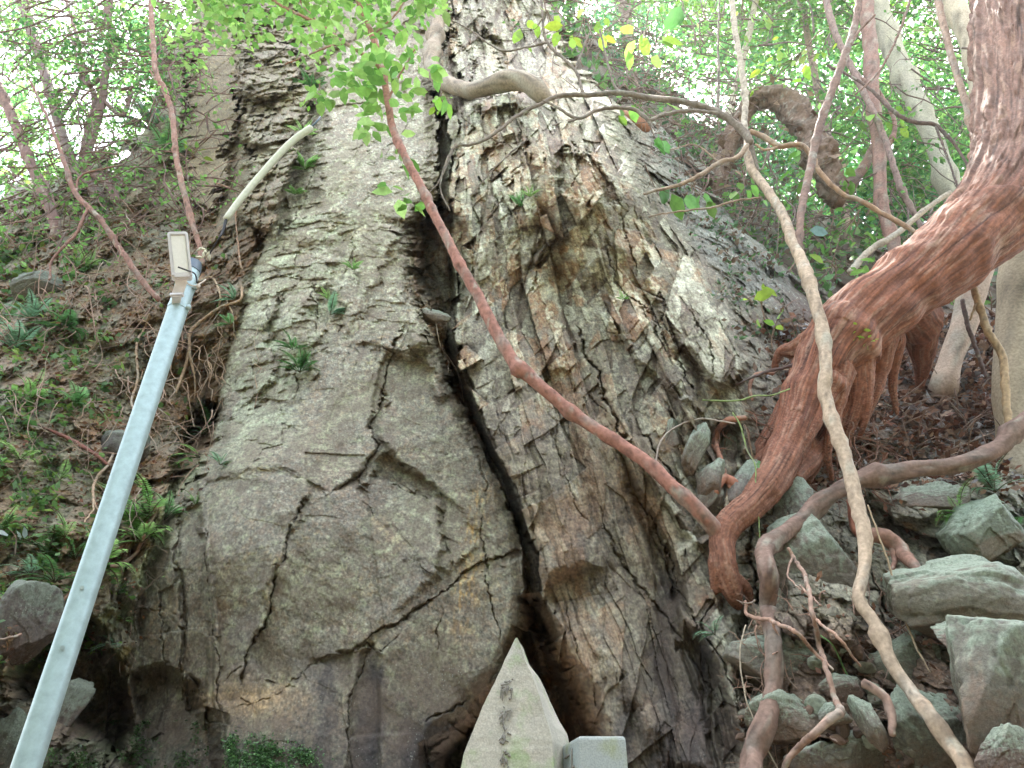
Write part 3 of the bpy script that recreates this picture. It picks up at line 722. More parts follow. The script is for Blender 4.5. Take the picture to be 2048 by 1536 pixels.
class MB:
    """collects quads/tris into one mesh"""
    def __init__(s): s.V = []; s.F = []; s.C = []; s.n = 0
    def add(s, V, F, col):
        V = np.asarray(V, float); F = np.asarray(F, int)
        if F.shape[1] == 3: F = np.hstack([F, F[:, 2:]])
        s.V.append(V); s.F.append(F + s.n); s.n += len(V)
        c = np.asarray(col, float)
        s.C.append(np.repeat(c[None], len(V), 0) if c.ndim == 1 else c)
    def tube(s, P, R, col, sides=8, seed=0, **k):
        V, F, e = tube(P, R, sides, seed, **k)
        v = noise3(V, seed + 3, 14) * .35 + noise3(V, seed + 4, 60) * .3
        c = np.array(col)[None] * (1 + v)[:, None]
        f = (sst(.05, .45, noise3(V, seed + 8, 5) + .4 * noise3(V, seed + 9, 22)) * .55)[:, None]; g = float(np.mean(col)); c = c * (1 - f) + np.array([g * 1.25, g * 1.2, g * 1.0])[None] * f
        f = (sst(.2, .5, noise3(V, seed + 18, 9)) * .5)[:, None]; c = c * (1 - f * .6)
        f = (sst(.34, .42, noise3(V, seed + 30, 34)) * .5)[:, None]; c = c * (1 - f)
        f = (sst(.36, .44, noise3(V, seed + 33, 13)) * .55)[:, None]; c = c * (1 - f) + np.array([.40, .40, .32])[None] * f
        s.add(V, np.vstack([F, np.array(e)]), np.clip(c, .005, .9))
    def build(s, name, mat, parent=None, smooth=True):
        V = np.vstack(s.V); F = np.vstack(s.F); C = np.vstack(s.C)
        tri = F[:, 2] == F[:, 3]
        me = bpy.data.meshes.new(name)
        me.vertices.add(len(V)); me.vertices.foreach_set("co", V.astype(np.float32).ravel())
        ls = np.where(tri, 3, 4); st = np.concatenate([[0], np.cumsum(ls)[:-1]])
        keep = np.ones(F.shape, bool); keep[tri, 3] = False
        me.loops.add(int(ls.sum())); me.loops.foreach_set("vertex_index", F[keep].astype(np.int32))
        me.polygons.add(len(F)); me.polygons.foreach_set("loop_start", st.astype(np.int32))
        me.polygons.foreach_set("use_smooth", np.full(len(F), smooth, bool))
        a = me.attributes.new("Col", 'FLOAT_COLOR', 'POINT')
        c = np.ones((len(V), 4), np.float32); c[:, :3] = np.clip(C, 0, 1)
        a.data.foreach_set("color", c.ravel())
        me.update(calc_edges=True); me.validate()
        return link_mesh(name, me, mat, parent)
CLAMP = 0
def pix(pts, Y=None, off=None):
    """[(px,py,w[,Y])] -> world points and radii; Y default or surface minus off"""
    P, R = [], []
    for p in pts:
        y = p[3] if len(p) > 3 else (Y if Y is not None else surf(p[0], p[1]) - off)
        if CLAMP and p[1] > 560 and p[0] > 1100: y = min(y, surf(p[0], p[1]) - p[2] * .5 * mpp(p[0], p[1], y) - CLAMP * sst(1000, 1150, p[1]) - .03)
        P.append(at(p[0], p[1], y)); R.append(p[2] * .5 * mpp(p[0], p[1], y))
    return P, R
M_BARK = mat_attr("bark", rough=.75, bump=.35, bscale=38, mul=(.75, 1.25))
M_BARKP = mat_attr("pale_bark", rough=.8, bump=.25, bscale=45, mul=(.75, 1.25))
M_LEAF = mat_attr("leaf", rough=.45, bump=0, bscale=30, trans=.5, mul=(.85, 1.15), spec=.4)
M_LEAFD = mat_attr("dark_leaf", rough=.4, bump=0, bscale=30, trans=.3, mul=(.8, 1.2), spec=.5)
M_LITTER = mat_attr("dead_leaf", rough=.6, bump=0, bscale=40, trans=.15, mul=(.7, 1.3), spec=.3)
LT = np.array([(0,0,0),(.3,.26,.06),(.68,.22,.04),(1,0,-.06),(.68,-.22,.04),(.3,-.26,.06),(.32,0,0),(.7,0,-.02)])
LF = np.array([(0,6,1),(1,6,7),(1,7,2),(2,7,3),(0,5,6),(5,7,6),(5,4,7),(4,3,7)])
ST = np.array([(0,0,0),(.5,.27,.05),(1,0,-.04),(.5,-.27,.05)]); SF = np.array([(0,3,1),(1,3,2)])
def leaves(mb, C, size, cols, seed, tmpl=(LT, LF), D=None, droop=.35, var=.5, cvar=.35, up=.7):
    """one leaf at each point of C; D preferred direction or random"""
    r = rs0(seed); n = len(C)
    if D is None: D = r.normal(size=(n, 3)); D[:, 2] = D[:, 2] * .5 - droop
    D = D / (np.linalg.norm(D, axis=1)[:, None] + 1e-9)
    U = r.normal(size=(n, 3)) * (1 - up); U[:, 2] += up
    B = np.cross(U, D); B /= np.linalg.norm(B, axis=1)[:, None] + 1e-9
    W = np.cross(D, B)
    sz = size * (1 + r.uniform(-var, var, n)) if np.isscalar(size) else size * (1 + r.uniform(-var, var, n))
    T, F = tmpl
    V = C[:, None] + sz[:, None, None] * (T[None, :, 0:1] * D[:, None] + T[None, :, 1:2] * B[:, None] + T[None, :, 2:3] * W[:, None])
    cols = np.array(cols); c = cols[r.randint(len(cols), size=n)] * (1 + r.uniform(-cvar, cvar, n))[:, None]
    c = np.repeat(c[:, None], len(T), 1)
    k = len(T)
    mb.add(V.reshape(-1, 3), (F[None] + (np.arange(n) * k)[:, None, None]).reshape(-1, 3), c.reshape(-1, 3))
def blob_pts(px, py, Y, rx, ry, dY, n, seed, clump=9, tight=.28):
    """leaf positions: clumps scattered in an ellipsoid given in photo pixels and metres of depth"""
    r = rs0(seed)
    nc = max(3, n // clump)
    a = r.normal(size=(nc, 3)); a /= np.linalg.norm(a, axis=1)[:, None]; a *= (r.uniform(.05, 1, nc) ** .45)[:, None]
    c = at(px, py, Y); m = mpp(px, py, Y)
    cen = np.array(c)[None] + a * np.array([rx * m, dY, ry * m * 1.15])[None]
    s = (rx + ry) * .5 * m * tight
    k = r.randint(nc, size=n)
    return cen[k] + r.normal(size=(n, 3)) * s * np.array([1, 1, .45])[None], cen
def stem(name, pts, col, label, cat, Y=None, off=None, sides=9, seed=1, mat=None, group=None, lump=.10, wob=.004, twigs=0, extra=None, leafs=None):
    P, R = pix(pts, Y, off)
    mb = MB(); mb.tube(P, R, col, sides, seed, lump=lump, wob=wob)
    r = random.Random(seed)
    for e in (extra or []):
        Pe, Re = pix(e, Y, off); mb.tube(Pe, Re, col, max(5, sides - 3), seed + 7, lump=lump, wob=wob)
    Ps, Rs = smooth_path(P, R, .05)
    for i in range(twigs):
        k = r.randrange(len(Ps) // 6, len(Ps)); p = Ps[k]; L = r.uniform(.15, .5)
        d = Vector((r.uniform(-1, 1), r.uniform(-.6, .2), r.uniform(-.1, 1))).normalized()
        q = [p, Vector(p) + d * L * .5 + Vector((0, 0, r.uniform(-.03, .04))), Vector(p) + d * L + Vector((r.uniform(-.08, .08), 0, r.uniform(-.05, .1)))]
        mb.tube([np.array(x) for x in q], [Rs[k] * .45, Rs[k] * .3, .0015], col, 5, seed + i, lump=.05)
    if leafs is None:
        o = mb.build(name, mat or M_BARK)
        return tag(o, label, cat, group)
    root = empty(name, Vector(P[0])); tag(root, label, cat, group)
    mb.build("stem" if name != "tree" else "trunk", mat or M_BARK, root)
    return root
def fern(px, py, size, label, n=6, off=.03, col=(.10, .22, .05), seed=0, face=(0, 0), spread=1.0, group="ferns on the rock and bank"):
    r = random.Random(seed * 7 + int(px)); Ys = surf(px, py) - off
    base = at(px, py, Ys); m = mpp(px, py, Ys); mb = MB()
    for i in range(n):
        a = -math.pi * .5 + face[0] * .9 + (i / max(1, n - 1) - .5) * 2.3 * spread + r.uniform(-.4, .4)
        L = size * (1.0 if px < 420 or px > 1500 else .95) * m * r.uniform(.7, 1.1)
        d = Vector((math.cos(a) + face[0], -.45 + r.uniform(-.2, .2), -math.sin(a) * .6 + face[1] + .35)).normalized()
        P = []; v = d.copy(); p = base.copy(); K = 13
        for k in range(K):
            P.append(p.copy()); p = p + v * L / K; v = (v + Vector((0, -.01, -.13))).normalized()
        P = np.array([list(x) for x in P]); Tn = np.gradient(P, axis=0); Tn /= np.linalg.norm(Tn, axis=1)[:, None]
        mb.tube(P[::4], [L * .010] * len(P[::4]), (.12, .09, .04), 4, 3, lump=0)
        side = np.cross(Tn, np.array([0, -.5, 1.0])); side /= np.linalg.norm(side, axis=1)[:, None]
        C, D, S = [], [], []
        for k in range(1, K * 2 - 1):
            f = k / (K * 2 - 1); i0 = int(k / 2); pp = P[i0] + (P[min(i0 + 1, K - 1)] - P[i0]) * (k % 2) * .5
            wd = L * .30 * math.sin(min(1, f * 3) * 1.57) * (1 - f * .92)
            for sgn in (-1, 1):
                C.append(pp); D.append(side[i0] * sgn + Tn[i0] * .35 + np.array([0, 0, -.12])); S.append(wd)
        T = np.array([(0,.0,0),(.3,.16,.0),(1,0,0),(.3,-.16,0)])
        leaves(mb, np.array(C), np.array(S), [col, tuple(x * 1.2 for x in col)], seed + i, (T, SF), D=np.array(D), var=.08, cvar=.18, up=.9)
    o = mb.build("fern", M_LEAF)
    return tag(o, label, "fern", group)
def sprig(px, py, Y, r_px, n, lpx, label, col, seed, name="leafy_sprig", cat="leafy sprig", group="leafy sprigs", stemto=None, mat=None, tight=None):
    """a twig with n leaves around (px,py)"""
    r = rs0(seed); c = at(px, py, Y); m = mpp(px, py, Y)
    root = empty(name, at(*(stemto[:2] if stemto else (px, py + r_px * .8)), stemto[2] if stemto and len(stemto) > 2 else Y)); tag(root, label, cat, group)
    mb = MB(); tw = MB()
    C = np.array(c)[None] + r.uniform(-1, 1, (n, 3)) * np.array([r_px * m, r_px * m * .5, r_px * m * .55])[None]
    b = np.array(root.location)
    D = C - b; D[:, 1] *= .4; D = D / (np.linalg.norm(D, axis=1)[:, None] + 1e-6) + r.normal(size=(n, 3)) * .45; D[:, 2] -= .35
    leaves(mb, C, lpx * m, [col, tuple(x * 1.25 for x in col), (col[0] * 1.4, col[1] * 1.1, col[2])], seed, D=D, up=.75)
    tw.tube([b, (b + np.array(c)) * .5 + r.normal(size=3) * .01, np.array(c)], [m * 1.6, m * 1.2, m * .8], (.16, .10, .06), 5, seed, lump=.05)
    for i in range(0, n, 2): tw.tube([np.array(c) * .6 + b * .4, (np.array(c) + C[i]) * .5, C[i]], [m * .9, m * .7, m * .5], (.16, .12, .06), 4, seed + i, lump=.02, step=.05)
    tw.build("twig", M_BARK, root); mb.build("leaves", mat or M_LEAF, root)
    return root
def boulder(px, py, wpx, hpx, label, rot=0, off=.10, seed=0, col=(.20, .20, .15), dY=.8, name="boulder", cat="boulder", group="boulders on the slope", Yf=None, flat=None):
    """faceted boulder: planes cut into a sphere, then split and roughened"""
    Y = (Yf if Yf is not None else surf(px, py)) - off
    c = at(px, py, Y); m = mpp(px, py, Y)
    r = rs0(seed + 900)
    bm = bmesh.new(); bmesh.ops.create_icosphere(bm, subdivisions=6 if wpx > 90 else 5, radius=1)
    V = np.array([v.co[:] for v in bm.verts]); F = np.array([[v.index for v in f.verts] for f in bm.faces]); bm.free()
    Nn = r.normal(size=(11, 3)); Nn /= np.linalg.norm(Nn, axis=1)[:, None]; h = r.uniform(.55, .88, 11)
    q = V @ Nn.T; rad = np.min(np.where(q > .08, h[None] / np.maximum(q, .08), 9), axis=1); rad = np.minimum(rad, 1.12)
    W = V * rad[:, None]
    wn1 = noise3(V * 1.0, seed + 1, 2.2); wn2 = noise3(V, seed + 2, 7); wn3 = noise3(V, seed + 3, 24)
    b1, g1, i1 = blocks(V[:, 0] * 2.2 + V[:, 2] * 1.3, V[:, 2] * 4 + V[:, 1] * 3 - V[:, 0], seed + 4, 1.0, .5, .8)
    b2, g2, i2 = blocks(V[:, 0] * 6 + V[:, 1] * 4, V[:, 2] * 9 - V[:, 0] * 2, seed + 14, 1.2, .5, .8)
    W *= (1 + .05 * wn1 + .02 * wn2 + .012 * wn3 + .10 * (i1 - .5) + .05 * b1 + .025 * (i2 - .5) + .012 * b2)[:, None]
    W *= np.array([wpx * .57 * m, dY * (wpx + hpx) * .25 * m, hpx * .57 * m * 1.05])[None]
    ca, sa = math.cos(math.radians(rot)), math.sin(math.radians(rot))
    W = np.stack([W[:, 0] * ca - W[:, 2] * sa, W[:, 1], W[:, 0] * sa + W[:, 2] * ca], 1)
    pale = sst(.0, .7, wn2 * .8 + wn3 * .5 + V[:, 2] * .9 - V[:, 1] * .1)[:, None]  # pale lichen, massed on top to paint in the light from above
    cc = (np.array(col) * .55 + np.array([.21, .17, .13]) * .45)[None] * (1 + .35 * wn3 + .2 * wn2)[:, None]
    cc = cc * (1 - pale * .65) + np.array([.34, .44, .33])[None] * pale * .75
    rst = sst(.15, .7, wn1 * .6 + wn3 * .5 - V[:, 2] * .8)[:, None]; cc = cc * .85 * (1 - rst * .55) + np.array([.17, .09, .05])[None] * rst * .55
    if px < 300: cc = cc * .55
    me = np_mesh(name, W, F, True, np.clip(cc, .01, .8), W)
    o = link_mesh(name, me, M_ROCK); o.location = c
    return tag(o, label, cat, group)
# ------------------------------------------------------------------ lamp on its steel pole
PY = 3.0
def cyl(mb, a, b, r, col, sides=40, cap=True, r2=None):
    a, b = np.array(a, float), np.array(b, float); d = b - a; L = np.linalg.norm(d); d /= L
    u = np.cross(d, [0, 1, .1]); u /= np.linalg.norm(u); v = np.cross(d, u); r2 = r if r2 is None else r2
    th = np.arange(sides) * 2 * math.pi / sides
    ring = np.cos(th)[:, None] * u + np.sin(th)[:, None] * v
    rows = [a + ring * r, b + ring * r2]
    V = np.vstack(rows); i = np.arange(sides); j = (i + 1) % sides
    F = np.stack([i, j, j + sides, i + sides], 1); mb.add(V, F, col)
    if cap:
        for k, (c, rw, s) in enumerate(((a, rows[0], 1), (b, rows[1], -1))):
            VV = np.vstack([rw, c]); mb.add(VV, np.stack([np.full(sides, sides), j if s > 0 else i, i if s > 0 else j], 1), col)
def boxm(mb, o, u, v, w_, col, bev=0):
    """box from centre o and half vectors u, v, w_ with bevelled outline in the u-v plane"""
    o, u, v, w_ = (np.array(x, float) for x in (o, u, v, w_))
    if bev:
        pts = []
        for sx, sy, a0 in ((1, 1, 0), (-1, 1, 90), (-1, -1, 180), (1, -1, 270)):
            for k in range(6):
                a = math.radians(a0 + 90 * k / 5); lu, lv = np.linalg.norm(u), np.linalg.norm(v)
                pts.append(((sx * (lu - bev) + bev * math.cos(a)) / lu, (sy * (lv - bev) + bev * math.sin(a)) / lv))
    else: pts = [(1, 1), (-1, 1), (-1, -1), (1, -1)]
    n = len(pts)
    top = np.array([o + u * p[0] + v * p[1] + w_ for p in pts]); bot = np.array([o + u * p[0] + v * p[1] - w_ for p in pts])
    V = np.vstack([top, bot, [o + w_], [o - w_]]); F = []
    for i in range(n):
        j = (i + 1) % n
        F += [(i, i + n, j + n, j), (2 * n, i, j, j), (2 * n + 1, j + n, i + n, i + n)]
    mb.add(V, np.array(F), col)
M_STEEL = mat_plain("galvanised_steel", (.38, .50, .50), rough=.42, metal=.3, var=.16, vs=22, bump=.06)
M_GREYP = mat_plain("grey_plastic", (.10, .14, .18), rough=.4, var=.15)
M_LAMPB = mat_plain("lamp_body", (.72, .71, .72), rough=.4, metal=.2, var=.10, vs=30)
M_DIFF = mat_plain("lamp_diffuser", (.85, .85, .78), rough=.3, var=.05, vs=60)
M_BLACK = mat_plain("black_rubber", (.02, .02, .025), rough=.5)
M_CABLE = mat_plain("pale_cable", (.55, .48, .38), rough=.6, var=.15)
ztop = at(384, 536, PY)[2]
px_ = at(380, 545, PY)[0]
pole_r = .5 * 38 * mpp(360, 600, PY)
lamp = empty("street_lamp", (px_, PY, 0)); tag(lamp, "tall galvanised steel lamp pole with a small flat light head at its top", "street lamp")
mb = MB(); cyl(mb, (px_, PY, -.02), (px_, PY, ztop - .02), pole_r, (1, 1, 1), 48); cyl(mb, (px_, PY, ztop - .012), (px_, PY, ztop), pole_r * .98, (1, 1, 1), 48)
mb.build("pole", M_STEEL, lamp)
mb = MB(); cyl(mb, (px_, PY, ztop - .03), (px_, PY, ztop + .035), pole_r * 1.08, (1, 1, 1), 48, r2=pole_r * .92); mb.build("pole_cap", M_GREYP, lamp)
for zz in (ztop - .30, ztop - .16):
    mb = MB(); cyl(mb, (px_, PY, zz), (px_, PY, zz + .022), pole_r * 1.05, (1, 1, 1), 40); boxm(mb, (px_ + pole_r, PY - .01, zz + .011), (.018, 0, 0), (0, .010, 0), (0, 0, .011), (1, 1, 1)); mb.build("band_clamp", M_STEEL, lamp)
def unit(v): v = np.array(v, float); return v / np.linalg.norm(v)
top, bot = np.array(at(355, 466, 2.74)), np.array(at(365, 560, 2.86))
hc = (top + bot) / 2; hv = (top - bot) / 2; hn = unit(np.array([0, 0, CAMZ]) - hc); hn = unit(hn - unit(hv) * hn.dot(unit(hv))); hu = np.cross(unit(hv), hn)
m_ = mpp(360, 510, 2.8); hw = 19 * m_
mb = MB(); boxm(mb, hc, hu * hw, hv, hn * .022, (1, 1, 1), bev=hw * .30); boxm(mb, hc - hn * .034, hu * hw * .7, hv * .8, hn * .014, (1, 1, 1), bev=hw * .2)
for s in (-1, 1): boxm(mb, hc + hn * .026 + hu * hw * .86 * s, hu * hw * .10, hv * .86, hn * .008, (1, 1, 1))
boxm(mb, hc + hn * .026 + hv * .90, hu * hw * .72, hv * .045, hn * .008, (1, 1, 1)); boxm(mb, hc + hn * .026 - hv * .86, hu * hw * .72, hv * .08, hn * .008, (1, 1, 1))
head = mb.build("lamp_head", M_LAMPB, lamp, smooth=False)
mb = MB(); boxm(mb, hc + hn * .0245 + hv * .03, hu * hw * .68, hv * .78, hn * .004, (1, 1, 1), bev=.006); mb.build("diffuser", M_DIFF, lamp, smooth=False)
b0, b1_, b2 = np.array(at(362, 556, 2.85)), np.array(at(362, 568, 2.87)), np.array(at(354, 590, 2.90))
mb = MB()
for a, b in ((b0, b1_), (b1_, b2)):
    d = (b - a) / 2; boxm(mb, (a + b) / 2, hu * 11 * m_, d * 1.08, unit(np.cross(hu, unit(d))) * .004, (1, 1, 1))
boxm(mb, (b2 + np.array((px_, PY - pole_r * .5, b2[2]))) / 2, hu * 8 * m_, (np.array((px_, PY - pole_r * .5, b2[2])) - b2) / 2, (0, 0, .012), (1, 1, 1))
boxm(mb, b2, hu * 11.5 * m_, (0, 0, .006), (0, .012, 0), (1, 1, 1))
mb.build("bracket", M_LAMPB, lamp, smooth=False)
mb = MB(); mb.tube([at(356, 534, 2.70), at(372, 540, 2.74), at(390, 548, 2.93), at(394, 566, 2.96)], [.004] * 4, (1, 1, 1), 6, 1, lump=0); mb.build("cable_tie", M_BLACK, lamp)
mb = MB(); mb.tube([at(370, 560, 2.88), at(378, 569, 2.90), at(390, 572, 2.90), at(400, 567, 2.92), at(411, 559, 2.97), at(396, 562, 3.03)], [.0035] * 6, (1, 1, 1), 6, 2, lump=0)
boxm(mb, at(397, 573, 2.91), (.006, 0, -.004), (0, .005, 0), (.004, 0, .012), (1, 1, 1)); mb.build("cable", M_CABLE, lamp)
mb = MB()
for (x_, y_) in ((164, 1175), (125, 1295)):
    mb = MB(); cyl(mb, np.array(at(x_, y_, PY - pole_r * .9)), np.array(at(x_, y_, PY - pole_r * 1.15)), .008, (1, 1, 1), 12); mb.build("rivet", M_STEEL, lamp)
# ------------------------------------------------------------------ carved stones at the mouth of the cleft
def mat_stone(name, c1, c2, c3, sc=5, bump=.2):
    m, nt, P, O = newmat(name)
    tc = N(nt, "ShaderNodeTexCoord").outputs["Object"]
    def nz(s, d):
        n = N(nt, "ShaderNodeTexNoise"); n.inputs["Scale"].default_value = s; n.inputs["Detail"].default_value = d; nt.links.new(tc, n.inputs["Vector"]); return n.outputs["Fac"]
    def mr(s, a, b):
        r = N(nt, "ShaderNodeMapRange"); r.inputs["From Min"].default_value = a; r.inputs["From Max"].default_value = b; nt.links.new(s, r.inputs["Value"]); return r.outputs[0]
    c = mixrgb(nt, 'MIX', mr(nz(sc, 5), .42, .62), c1, c2)
    c = mixrgb(nt, 'MIX', mr(nz(sc * 1.7, 6), .52, .72), c, c3)
    g = N(nt, "ShaderNodeMapRange"); g.inputs["From Min"].default_value = .3; g.inputs["From Max"].default_value = .7; g.inputs["To Min"].default_value = .8; g.inputs["To Max"].default_value = 1.2
    nt.links.new(nz(160, 4), g.inputs["Value"]); c = mixrgb(nt, 'MULTIPLY', 1.0, c, g.outputs[0])
    nt.links.new(c, P.inputs["Base Color"]); P.inputs["Roughness"].default_value = .8
    b = N(nt, "ShaderNodeBump"); b.inputs["Strength"].default_value = bump; b.inputs["Distance"].default_value = .01; nt.links.new(nz(45, 7), b.inputs["Height"]); nt.links.new(b.outputs[0], P.inputs["Normal"])
    return m
M_MEM = mat_stone("pale_weathered_stone", (.50, .48, .40), (.40, .39, .33), (.32, .42, .22), 6, .35)
M_GRAN = mat_stone("grey_granite", (.34, .38, .36), (.30, .36, .36), (.30, .34, .22), 7)
M_CARVE = mat_plain("carved_groove", (.24, .23, .20), rough=.9, var=.5, vs=60)
MYF = 3.0
mem = empty("memorial_stone", (0.02, 3.08, 0)); tag(mem, "tall pale pointed memorial stone with a column of carved characters, before the dark cleft", "memorial stone")
Lp = [(1031,1274),(1012,1313),(1000,1339),(982,1377),(965,1414),(948,1457),(935,1486),(925,1511),(921,1536),(916,1600),(913,1700),(912,1850)]
Rf = [(1034,1274),(1043,1298),(1049,1321),(1062,1347),(1073,1378),(1084,1410),(1095,1444),(1103,1481),(1107,1536),(1112,1600),(1115,1700),(1117,1850)]
Rb = [(1037,1275),(1047,1287),(1058,1315),(1079,1339),(1092,1362),(1107,1393),(1120,1423),(1133,1449),(1138,1470),(1141,1536),(1146,1600),(1150,1700),(1152,1850)]
def build_mem():
    ns, NL = 44, 90
    ys = np.concatenate([np.linspace(1275, 1536, NL), np.linspace(1545, 1850, 12)])
    V = []
    for yv in ys:
        l = np.interp(yv, [p[1] for p in Lp], [p[0] for p in Lp]); f = np.interp(yv, [p[1] for p in Rf], [p[0] for p in Rf]); b = np.interp(yv, [p[1] for p in Rb], [p[0] for p in Rb])
        A = np.array(at(l, yv, MYF)); B = np.array(at(f, yv, MYF - .015))
        zb = B[2]
        Yb_ = MYF + .20 * min(1, (yv - 1270) / 120 + .12)
        # back right corner at the same height: x from the pixel column
        tb = Yb_ / MYF
        Cc = np.array([(b - 1024) / FPX * (Yb_ * cp + (zb - CAMZ) * sp_), Yb_, zb]); Dd = np.array([A[0] + .03 * min(1, (yv - 1277) / 80), Yb_ - .02, zb])
        A[2] = zb
        for (p, q, n) in ((A, B, 18), (B, Cc, 10), (Cc, Dd, 10), (Dd, A, 6)):
            for k in range(n): V.append(p + (q - p) * k / n)
    V = np.array(V); V[-ns:, 2] = -.03; n = len(ys)
    for k in range(n): 
        if V[k * ns, 2] < 0 and k < n - 1: V[k * ns:(k + 1) * ns, 2] = -.03 + .001 * (n - k)
    c = V.reshape(n, ns, 3).mean(1, keepdims=True).repeat(ns, 1).reshape(-1, 3); d = V - c; d[:, 2] = 0; L = np.linalg.norm(d, axis=1) + 1e-6
    nn = noise3(V, 71, 7) * .006 + noise3(V, 72, 30) * .0022 + ridg(V[:, 2] * 6, V[:, 1] * 30 + V[:, 0] * 14, 73, 3) * .0015
    V = V + d / L[:, None] * nn[:, None] * np.clip(L / .05, 0, 1)[:, None]
    idx = np.arange(n * ns).reshape(n, ns); nx = np.roll(idx, -1, 1)
    F = np.stack([idx[:-1].ravel(), idx[1:].ravel(), nx[1:].ravel(), nx[:-1].ravel()], 1)
    mb = MB(); mb.add(V, F, (1, 1, 1)); tc = np.vstack([V[:ns], V[:ns].mean(0)]); mb.add(tc, np.array([(ns, i, (i + 1) % ns) for i in range(ns)]), (1, 1, 1))
    mb.build("stone_body", M_MEM, mem, smooth=False)
build_mem()
STR = [[(1024,1357),(1026,1360)],[(1009,1363),(1014,1364),(1020,1361)],[(1002,1370),(1012,1368),(1019,1367)],[(1003,1374),(1002,1386),(1001,1396)],[(1004,1375),(1010,1374),(1011,1380)],[(1008,1378),(1006,1388),(1005,1401)],
 [(1011,1376),(1010,1388)],[(1016,1372),(1014,1384),(1012,1392)],[(1023,1376),(1023,1386),(1022,1396)],[(1018,1364),(1023,1363)],[(1019,1380),(1026,1378)],[(1018,1398),(1023,1396)],
 [(1007,1413),(1010,1416)],[(1001,1426),(1006,1423)],[(1005,1428),(1000,1435),(998,1439)],[(1003,1440),(1000,1448)],[(1010,1424),(1018,1421),(1022,1420),(1021,1428),(1018,1436),(1016,1442)],[(1013,1426),(1011,1434),(1008,1441)],
 [(1006,1430),(1006,1444),(1007,1452)],[(1007,1452),(1010,1462),(1014,1456)],[(1015,1466),(1022,1469)],[(1009,1463),(1006,1472),(998,1481)],[(1004,1476),(1011,1473)],[(1008,1471),(1008,1486),(1004,1488)],[(1010,1480),(1017,1484)],[(1000,1484),(1004,1487)],
 [(1008,1504),(1013,1501)],[(1006,1508),(1004,1516),(1000,1522)],[(1010,1508),(1018,1506)],[(1018,1510),(1021,1514)],[(1003,1520),(1002,1530)],[(1007,1514),(1009,1524),(1008,1534)],[(1012,1518),(1015,1530)],[(1004,1526),(1014,1524)],[(1016,1533),(1018,1540)],
 [(1000,1550),(1016,1548)],[(1008,1544),(1008,1566)],[(1002,1558),(1015,1556)],[(1000,1572),(1017,1570)]]
mb = MB()
for i, s in enumerate(STR):
    P = [np.array(at(a, b, MYF - .0125)) for a, b in s]
    mb.tube(P, [.0026 + .0012 * ((i * 7) % 3)] + [.003] * (len(P) - 2) + [.0018], (1, 1, 1), 6, i, lump=.3, step=.008)
mb.build("inscription", M_CARVE, mem)
def build_post():
    FL = np.array(at(1158, 1472, 2.9)); FR = np.array(at(1251, 1473.5, 2.9)); BL = np.array(at(1122, 1493, 3.13)); BL[2] = FL[2]; FR[2] = FL[2]
    BR = BL + FR - FL
    root = empty("stone_post", tuple((FL + BR) / 2 * np.array([1, 1, 0]))); tag(root, "short square grey granite post standing beside the pointed memorial stone", "stone post")
    mb = MB(); n = 40; loops = []
    cor = [FL, FR, BR, BL]; cen = sum(cor) / 4
    for zt in list(np.linspace(-.02, FL[2] - .012, n)) + [FL[2] - .004, FL[2]]:
        k = 1 if zt < FL[2] - .008 else (.975 if zt < FL[2] - .001 else .93)
        row = []
        for a in range(4):
            p, q = cor[a], cor[(a + 1) % 4]
            for j in range(8): v = cen + ((p + (q - p) * (j + .02) / 8) - cen) * k; row.append((v[0], v[1], zt))
        loops.append(row)
    V = np.array(loops).reshape(-1, 3); ns = 32; m = len(loops)
    V[:, 0] += noise3(V, 81, 9) * .002; V[:, 1] += noise3(V, 82, 9) * .002
    idx = np.arange(m * ns).reshape(m, ns); nx = np.roll(idx, -1, 1)
    mb.add(V, np.stack([idx[:-1].ravel(), nx[:-1].ravel(), nx[1:].ravel(), idx[1:].ravel()], 1), (1, 1, 1))
    top_ = np.vstack([V[-ns:], V[-ns:].mean(0)]); mb.add(top_, np.array([(ns, i, (i + 1) % ns) for i in range(ns)]), (1, 1, 1))
    mb.build("post_body", M_GRAN, root, smooth=False)
    mb = MB()
    def lf(u, dz): return BL + (FL - BL) * u + np.array([-.0015, -.0015, -dz])
    for s in ([(.25,.05),(.45,.045)],[(.62,.03),(.60,.09)],[(.35,.10),(.7,.09)],[(.5,.10),(.4,.15),(.25,.18)],[(.5,.13),(.72,.17)],[(.3,.24),(.7,.23)],[(.5,.22),(.5,.32)],[(.3,.30),(.72,.29)]):
        mb.tube([lf(*p) for p in s], [.004] * len(s), (1, 1, 1), 6, 3, lump=.3, step=.01)
    mb.build("inscription", M_CARVE, root)
build_post()
